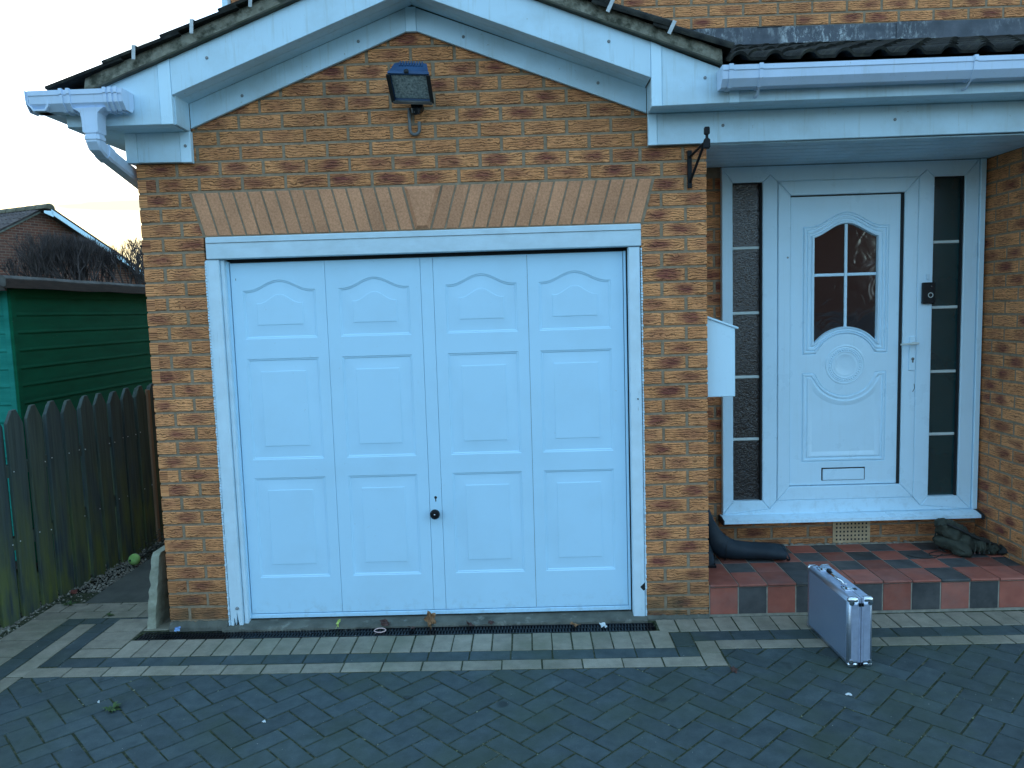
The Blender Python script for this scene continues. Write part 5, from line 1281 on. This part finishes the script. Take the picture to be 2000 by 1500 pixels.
for y in (.145, -.125):
    mb = MB(); mb.cbox(-.034, .010, y - .022, y + .022, HZ, HZ + .006, .0015); mb.cbox(-.020, -.004, y - .014, y + .014, HZ + .006, HZ + .012, .002); lp('latch', mb, M_CHROME, 40)
    mb = MB()
    for k in range(3): mb.cbox(-.030 + k * .011, -.024 + k * .011, y + .026, y + .036, HZ, HZ + .005, .001)
    mb.cbox(.012, .030, y - .008, y + .012, HZ + .0005, HZ + .004, .001); lp('combination_lock', mb, M_BLACK)
mb = MB(); mb.tube([(-.004, .078, HZ + .004), (-.012, .074, HZ + .022), (-.024, .055, HZ + .030), (-.030, .005, HZ + .030), (-.026, -.045, HZ + .026), (-.012, -.062, HZ + .020), (-.004, -.066, HZ + .004)], [.006, .006, .007, .0075, .007, .006, .006], 8); lp('handle_arm', mb, M_CHROME, 50)
mb = MB(); mb.tube([(-.018, .070, HZ + .028), (-.028, .045, HZ + .0325), (-.032, .010, HZ + .033)], [.009, .0115, .009], 10); lp('handle_grip', mb, M_BLACK, 50)
for y in (.082, -.070): mb = MB(); mb.cbox(-.014, .010, y - .008, y + .008, HZ, HZ + .011, .002); lp('handle_mount', mb, M_CHROME)

# ================================================================== BOOTS ON THE STEP
def tube2(mb, secs, n=16, tone=.5):
    """secs: (centre, r_in_plane, r_side) ; path lies roughly in the XZ plane, side = Y"""
    rings = []; C = [Vector(s[0]) for s in secs]
    for i, (c, ra, rb) in enumerate(secs):
        d = (C[min(i + 1, len(C) - 1)] - C[max(i - 1, 0)]).normalized(); sd_ = Vector((0, 1, 0)); sd_ = (sd_ - d * sd_.dot(d)).normalized(); up = d.cross(sd_)
        rings.append([C[i] + up * (cos(2 * pi * k / n) * ra) + sd_ * (sin(2 * pi * k / n) * rb) for k in range(n)])
    mb.loft(rings, True, tone=tone)
wb = thing('rubber_boot', (2.7, .42, .18), 'dark navy rubber boot lying with its shaft flat on the doorstep', 'boot', 'rubber boots left on the doorstep')
mb = MB()
tube2(mb, [((2.452, .43, .525), .012, .02), ((2.456, .43, .515), .030, .036), ((2.470, .43, .470), .040, .046), ((2.495, .43, .40), .043, .048), ((2.518, .425, .345), .050, .048), ((2.545, .42, .290), .064, .050), ((2.590, .418, .252), .068, .052), ((2.65, .415, .238), .056, .056), ((2.73, .41, .233), .050, .064), ((2.82, .405, .230), .047, .074), ((2.90, .40, .226), .043, .082), ((2.935, .395, .222), .040, .086), ((2.938, .395, .222), .034, .080), ((2.90, .40, .226), .034, .074)], 20)
addp(wb, 'boot_upper', mb, M_RUBBER, 60)
mb = MB(); tube2(mb, [((2.505, .425, .20), .012, .034), ((2.50, .425, .215), .022, .038), ((2.478, .428, .30), .016, .040), ((2.455, .43, .38), .013, .042), ((2.432, .432, .46), .013, .044), ((2.422, .432, .52), .010, .036)], 12); addp(wb, 'sole', mb, M_BLACK, 50)
mb = MB(); mb.tube([(2.58, .362, .19), (2.585, .355, .225), (2.59, .362, .262), (2.60, .38, .30)], .0022, 5); addp(wb, 'ankle_seam', mb, M_BLACK, 50)
mb = MB(); rr = []
for k in range(20): t = 2 * pi * k / 20; rr.append([Vector((2.936 + .018 * (-cos(t)), .395 + .0865 * sin(t), .222 + .0405 * cos(t))) + Vector((.005 * cos(a), 0, .005 * sin(a))) for a in (0, 1.57, 3.14, 4.71)])
mb.loft(rr, cap=False, closed=True); addp(wb, 'top_band', mb, M_RUBBER, 60)
wb2 = thing('rubber_boot', (2.45, .36, .18), 'dark rubber boot standing half hidden behind the brick pier', 'boot', 'rubber boots left on the doorstep')
mb = MB(); tube2(mb, [((2.47, .275, .205), .018, .02), ((2.472, .285, .212), .028, .034), ((2.47, .33, .222), .036, .040)], 16)
rings = []
for c, ra, rb in (((2.472, .272, .206), .020, .016), ((2.472, .285, .215), .030, .030), ((2.470, .33, .228), .038, .042), ((2.466, .39, .25), .042, .055), ((2.46, .44, .27), .045, .065)):
    rings.append([(c[0] + ra * cos(2 * pi * k / 16), c[1], c[2] + rb * sin(2 * pi * k / 16)) for k in range(16)])
mb2 = MB(); mb2.loft(rings); addp(wb2, 'boot_foot', mb2, M_RUBBER, 60)
mb2 = MB(); mb2.tube([(2.462, .435, .25), (2.455, .44, .33), (2.450, .445, .42), (2.448, .45, .50)], [.050, .046, .044, .046], 16); addp(wb2, 'boot_shaft', mb2, M_RUBBER, 60)
mb2 = MB(); mb2.prism([(2.438 + 0, .27), (2.508, .27), (2.512, .49), (2.434, .49)], FZ(.1805), 0, .016, .003); addp(wb2, 'sole', mb2, M_BLACK)

hb = thing('walking_boot', (4.04, .42, .18), 'slumped olive walking boot with trailing laces at the right end of the doorstep', 'boot')
def blob(mb, secs, n=40, seed=0, amp=.10, m=7):
    """slumped, creased cloth-like body: sections are interpolated and folded"""
    S2 = []
    for i in range(len(secs) - 1):
        for k in range(m): t = k / m; S2.append(tuple(a + (b - a) * t for a, b in zip((*secs[i][0], secs[i][1], secs[i][2]), (*secs[i + 1][0], secs[i + 1][1], secs[i + 1][2]))))
    S2.append((*secs[-1][0], secs[-1][1], secs[-1][2]))
    rings = []; C = [Vector(q[:3]) for q in S2]
    for i, q in enumerate(S2):
        d = (C[min(i + 2, len(C) - 1)] - C[max(i - 2, 0)]).normalized(); s_ = Vector((0, 1, 0)); s_ = (s_ - d * s_.dot(d)).normalized(); up = d.cross(s_); R_ = []
        for k in range(n):
            a = 2 * pi * k / n; P = Vector((cos(a) * 1.3, sin(a) * 1.3, i * .16 + seed * 5))
            f = 1 + mnoise.noise(P) * .42 + (1 - abs(mnoise.noise(P * 2.3 + Vector((3, 1, 2)))) * 3.2) * amp + (1 - abs(mnoise.noise(P * 5.1)) * 3) * amp * .35
            p = C[i] + up * (cos(a) * q[3] * f) + s_ * (sin(a) * q[4] * f); p.z = max(p.z, .1815 + .002 * mnoise.noise(P)); R_.append(p)
        rings.append(R_)
    mb.loft(rings)
mb = MB(); blob(mb, [((3.868, .47, .372), .012, .02), ((3.880, .465, .362), .034, .045), ((3.905, .455, .335), .050, .058), ((3.945, .445, .298), .060, .064), ((3.99, .435, .262), .060, .062), ((4.04, .425, .240), .050, .056), ((4.09, .415, .226), .044, .054), ((4.14, .405, .218), .040, .052), ((4.175, .398, .212), .030, .042), ((4.192, .394, .208), .010, .018)], 40, 1)
addp(hb, 'boot_upper', mb, M_OLIVE, 60)
mb = MB(); blob(mb, [((3.868, .50, .25), .01, .02), ((3.885, .48, .25), .034, .04), ((3.93, .41, .235), .045, .05), ((3.965, .36, .215), .040, .045), ((3.99, .335, .200), .022, .03), ((4.0, .33, .195), .008, .01)], 32, 4); addp(hb, 'tongue_flap', mb, M_OLIVE, 60)
mb = MB(); mb.tube([(3.895, .40, .365), (3.96, .385, .335), (4.03, .375, .297), (4.09, .37, .268), (4.15, .368, .246), (4.188, .372, .222), (4.198, .385, .200)], [.007, .009, .010, .009, .008, .010, .008], 8); addp(hb, 'boot_rand', mb, M_OLIVED, 50)
mb = MB(); blob(mb, [((4.175, .37, .19), .01, .01), ((4.19, .375, .198), .018, .05), ((4.206, .39, .215), .012, .045), ((4.21, .395, .235), .004, .01)], 18, 8, .03); addp(hb, 'toe_cap', mb, M_OLIVED, 50)
for k in range(4):
    u = 4.025 + k * .028; mb = MB(); mb.tube([(u, .352, .205), (u + .004, .345, .225), (u + .010, .355, .248), (u + .016, .375, .268)], .0042, 6); addp(hb, 'lace', mb, M_OLIVE, 50)
    mb = MB(); mb.lathe([(.0045, 0), (.0045, .003)], lambda a, b, w: (u + a, .3475 - w, .2035 + b), 8); addp(hb, 'eyelet', mb, M_CHROME)
mb = MB(); mb.tube([(3.90, .43, .20), (3.84, .44, .186), (3.80, .42, .184), (3.79, .39, .184), (3.83, .375, .184), (3.90, .385, .185), (3.95, .40, .19)], .0028, 5); mb.tube([(3.87, .40, .185), (3.80, .345, .183), (3.73, .335, .183), (3.69, .36, .183), (3.66, .40, .183)], .0024, 5); mb.tube([(3.86, .46, .30), (3.855, .47, .25), (3.87, .45, .20), (3.90, .42, .19)], .004, 5)
addp(hb, 'trailing_lace', mb, M_OLIVED, 50)

# ================================================================== LITTER, LEAVES AND WEEDS
def crumple(name, loc, size, m, label, cat, up=0.0, rz=0, seed=1, lobes=5, asp=1.0):
    rs = random.Random(seed); mb = MB(); n = lobes * 4; R = Matrix.Rotation(rz, 3, 'Z') @ Matrix.Rotation(up, 3, 'X'); rings = []
    for j, f in enumerate((.0, .35, .7, 1.0)):
        r_ = []
        for k in range(n):
            a = 2 * pi * k / n; e = 1 - .42 * (.5 + .5 * cos(a * lobes)) * f; q = Vector((cos(a) * size * f * e * asp, sin(a) * size * f * e, mnoise.noise(Vector((cos(a) * f * 2, sin(a) * f * 2, seed * 3.3))) * size * .55))
            r_.append(R @ q)
        rings.append(r_)
    vs = [v for r_ in rings for v in r_]; zm = min(v.z for v in vs); fs = []
    for j in range(3):
        for k in range(n): l = (k + 1) % n; fs.append((j * n + k, j * n + l, (j + 1) * n + l, (j + 1) * n + k))
    mb.add([(v.x, v.y, v.z - zm + .001) for v in vs], fs, .5)
    mb.tube([R @ Vector((0, -size * .6, 0)) - Vector((0, 0, zm - .002)), R @ Vector((0, -size * 1.5, size * .12)) - Vector((0, 0, zm - .004))], size * .035, 4)
    return obj(name, mb, m, None, None, label, cat, {'dry_leaf': 'fallen dry leaves by the garage door', 'paper_scrap': 'white paper scraps on the paving'}.get(name), loc=loc)
crumple('dry_leaf', (.887, -.030, .0), .046, M_LEAFB, 'tan dry leaf standing upright against the garage door bottom', 'leaf', 1.25, .2, 2, 5, .8)
crumple('dry_leaf', (.64, -.035, .012), .034, M_LEAFD, 'dark curled maple leaf on the threshold left of the tan leaf', 'leaf', .5, 1.0, 3)
crumple('dry_leaf', (1.10, -.05, .004), .028, M_LEAFD, 'dark crumpled leaf on the grating right of the tan leaf', 'leaf', .6, 2.0, 4)
crumple('dry_leaf', (1.215, -.045, .012), .022, M_LEAFD, 'small reddish leaf fragment on the grating near the door centre', 'leaf', .3, .5, 6)
crumple('dry_leaf', (.79, -.075, .0), .024, M_LEAFD, 'tiny brown leaf scrap on the drain beside the pink band', 'leaf', .4, 2.7, 7)
crumple('dry_leaf', (1.66, -.075, .0), .026, M_LEAFB, 'pale brown leaf flake on the grating left of the white scrap', 'leaf', .3, 1.7, 8)
crumple('dry_leaf', (2.088, .012, .175), .016, M_LEAFD, 'dark red leaf caught at the foot of the right door post', 'leaf', 1.3, .3, 9)
crumple('dry_leaf', (2.36, -.63, .0), .022, M_LEAFD, 'small dark leaf on the charcoal pavers left of the briefcase', 'leaf', .4, .8, 10)
crumple('paper_scrap', (1.815, -.095, .0), .024, M_WSCRAP, 'torn white scrap on the drain near its right end', 'litter', .25, .3, 11, 4)
crumple('plastic_scrap', (.385, -.030, .006), .026, M_LIME, 'lime green scrap on the threshold at the left', 'litter', 1.0, -.5, 12, 3, .5)
crumple('foil_wrapper', (-.49, -.045, .012), .020, M_BSCRAP, 'blue and silver foil wrapper at the foot of the left pier', 'litter', .5, .2, 13, 4)
crumple('paper_scrap', (-.512, -.782, .0), .012, M_WSCRAP, 'tiny white scrap on the pavers beside the weed', 'litter', .1, .5, 14, 3, .5)
crumple('paper_scrap', (.30, -.98, .0), .010, M_WSCRAP, 'tiny white speck of paper on the herringbone pavers', 'litter', .1, .5, 15, 3)
crumple('paper_scrap', (2.79, -.86, .0), .011, M_WSCRAP, 'tiny white flake on the pavers right below the briefcase', 'litter', .1, .1, 16, 3, 1.6)
crumple('brick_chip', (-1.44, .60, .0), .030, surf('brick_chip_red', (.14, .04, .03), (.22, .07, .05), 30, .9, .5), 'small red brick chip in the gravel under the fence', 'chip', .3, .3, 17, 4)
mb = MB(); rr = []
for k in range(20): t = 2 * pi * k / 20; rr.append([(.03 * cos(t) + .003 * cos(a) * cos(t), .018 * sin(t) + .003 * cos(a) * sin(t), .006 + .003 * sin(a) + .004 * sin(t)) for a in (0, 1.57, 3.14, 4.71)])
mb.loft(rr, cap=False, closed=True); obj('rubber_band', mb, M_PINK, None, 50, 'pink rubber ring lying on the drain grating', 'litter', loc=(.622, -.085, .0))
def weed(loc, n, s, label, seed):
    rs = random.Random(seed); mb = MB()
    for k in range(n):
        a = rs.random() * 6.3; l = s * rs.uniform(.5, 1); h = l * rs.uniform(.2, .8); w = l * .16; c, d = cos(a), sin(a)
        mb.add([(0, 0, .002), (c * l * .5 - d * w, d * l * .5 + c * w, h * .7), (c * l, d * l, h * .6), (c * l * .5 + d * w, d * l * .5 - c * w, h * .7)], [(0, 1, 2, 3)], rs.random())
    return obj('weed', mb, M_WEED, None, None, label, 'weed', 'weeds in the paving', loc=loc, fix=False)
weed((-.415, -.852, -.004), 22, .05, 'small green weed rooted in the left herringbone joints', 1)
weed((-1.008, .232, -.004), 16, .035, 'tiny weed in the black paving bridge beside the leaning slab', 2)
weed((-1.36, .42, -.01), 22, .05, 'green weed tuft in the gravel at the corner of the path', 3)
# moss and grit in the paving joints
ms = MB(); rs = random.Random(21)
for k in range(5200):
    i = rs.randrange(-28, 44); j = rs.randrange(-44, 16)
    if rs.random() < .5: p = uv(i + rs.random(), j)
    else: p = uv(i, j + rs.random())
    if not (-1.0 < p[0] < 4.9 and -1.65 < p[1] < -.57): continue
    if mnoise.noise(Vector((p[0] * 1.3, p[1] * 1.3, 4))) < -.05 + rs.uniform(-.25, .25): continue
    # only where the herringbone really has a joint
    s = rs.uniform(.0022, .0072); x, y = p[0] + rs.gauss(0, .0012), p[1] + rs.gauss(0, .0012); a = rs.random() * 6
    ms.add([(x + s * cos(a + t), y + s * sin(a + t), -.0036) for t in (0, 2.1, 4.2)] + [(x, y, -.0025 + s * .6)], [(0, 1, 3), (1, 2, 3), (2, 0, 3)], rs.random())
obj('joint_moss', ms, surf('moss_and_grit', (.04, .06, .02), (.20, .21, .15), 90, .95, 0, tone=.8), kind='stuff', fix=False)
gr = MB()
for k in range(700):
    x, y = rs.uniform(-1.2, 4.6), rs.uniform(-1.6, -.01); s = rs.uniform(.0008, .0022) * (1.6 if y > -.2 else 1); a = rs.random() * 6
    gr.add([(x + s * cos(a + t), y + s * sin(a + t), .0) for t in (0, 2.1, 4.2)] + [(x, y, s)], [(0, 1, 3), (1, 2, 3), (2, 0, 3)], rs.random())
obj('grit', gr, surf('pale_grit', (.16, .16, .13), (.4, .4, .36), 90, .95, 0, tone=.5), kind='stuff', fix=False)

# ================================================================== ACROSS THE ROAD (seen only as reflections)
op = thing('opposite_house', (2, -24, 0), 'brown brick house across the road, reflected in the door glass', 'house')
mb = MB(); mb.prism(rect(-9, 15, -.1, 4.9), lambda u, v, w: (u, -24 + w, v), -7, 0, 0, .5, (0, 0, 0)); addp(op, 'wall', mb, M_FARBRICK)
mb = MB(); mb.add([(-9.5, -23.5, 4.85), (15.5, -23.5, 4.85), (15.5, -27.5, 7.4), (-9.5, -27.5, 7.4), (15.5, -31.5, 4.85), (-9.5, -31.5, 4.85)], [(0, 1, 2, 3), (3, 2, 4, 5), (0, 3, 5), (1, 4, 2), (0, 5, 4, 1)]); addp(op, 'roof', mb, M_FARTILE)
for x in (-6, -1, 5, 10):
    for z in (1.0, 3.2):
        mb = MB(); mb.box(x, x + 1.6, -23.99, -23.93, z, z + 1.1); wn = addp(op, 'window', mb, M_UPVC); mb = MB(); mb.box(x + .1, x + 1.5, -23.95, -23.91, z + .1, z + 1.0); addp(op, 'pane', mb, M_GLASSD)
car = thing('parked_car', (7.0, -7.6, 0), 'silver hatchback parked behind the viewer, reflected in the door glass', 'car')
mb = MB(); rg = []
for x, zt_, w_, zb_ in ((-2.0, .62, .70, .35), (-1.92, .78, .80, .25), (-1.2, .92, .86, .22), (-.55, .98, .88, .20), (1.5, 1.0, .88, .20), (1.88, .95, .84, .25), (2.0, .70, .76, .35)):
    rg.append([(7.0 + x, -7.6 + a * w_, z) for a, z in ((-.9, zb_), (.9, zb_), (1, .5), (.96, zt_ * .92), (.85, zt_), (-.85, zt_), (-.96, zt_ * .92), (-1, .5))])
mb.loft(rg); addp(car, 'car_body', mb, M_SILVER, 50)
mb = MB(); rg = []
for x, zt_, w_ in ((-.9, .97, .80), (-.25, 1.40, .66), (.5, 1.46, .66), (1.35, 1.40, .64), (1.8, 1.0, .74)):
    rg.append([(7.0 + x, -7.6 + a * w_, z) for a, z in ((-1.05, .95), (1.05, .95), (1, (zt_ + .95) / 2), (.8, zt_), (-.8, zt_), (-1, (zt_ + .95) / 2))])
mb.loft(rg); addp(car, 'car_cabin', mb, M_GLASSD, 50)
mb = MB(); mb.cbox(6.70, 8.38, -8.12, -7.08, 1.425, 1.475, .02); addp(car, 'car_roof', mb, M_SILVER)
for x in (-1.25, 1.25):
    for y in (-.84, .84): mb = MB(); mb.tube([(7.0 + x, -7.6 + y - .1, .31), (7.0 + x, -7.6 + y + .1, .31)], .31, 20); addp(car, 'wheel', mb, M_BLACK, 40)
mb = MB(); mb.box(-30, 35, -19, -11.5, -.12, -.06); obj('road', mb, surf('asphalt', (.035, .037, .04), (.06, .062, .065), 12, .9, .5), kind='structure')
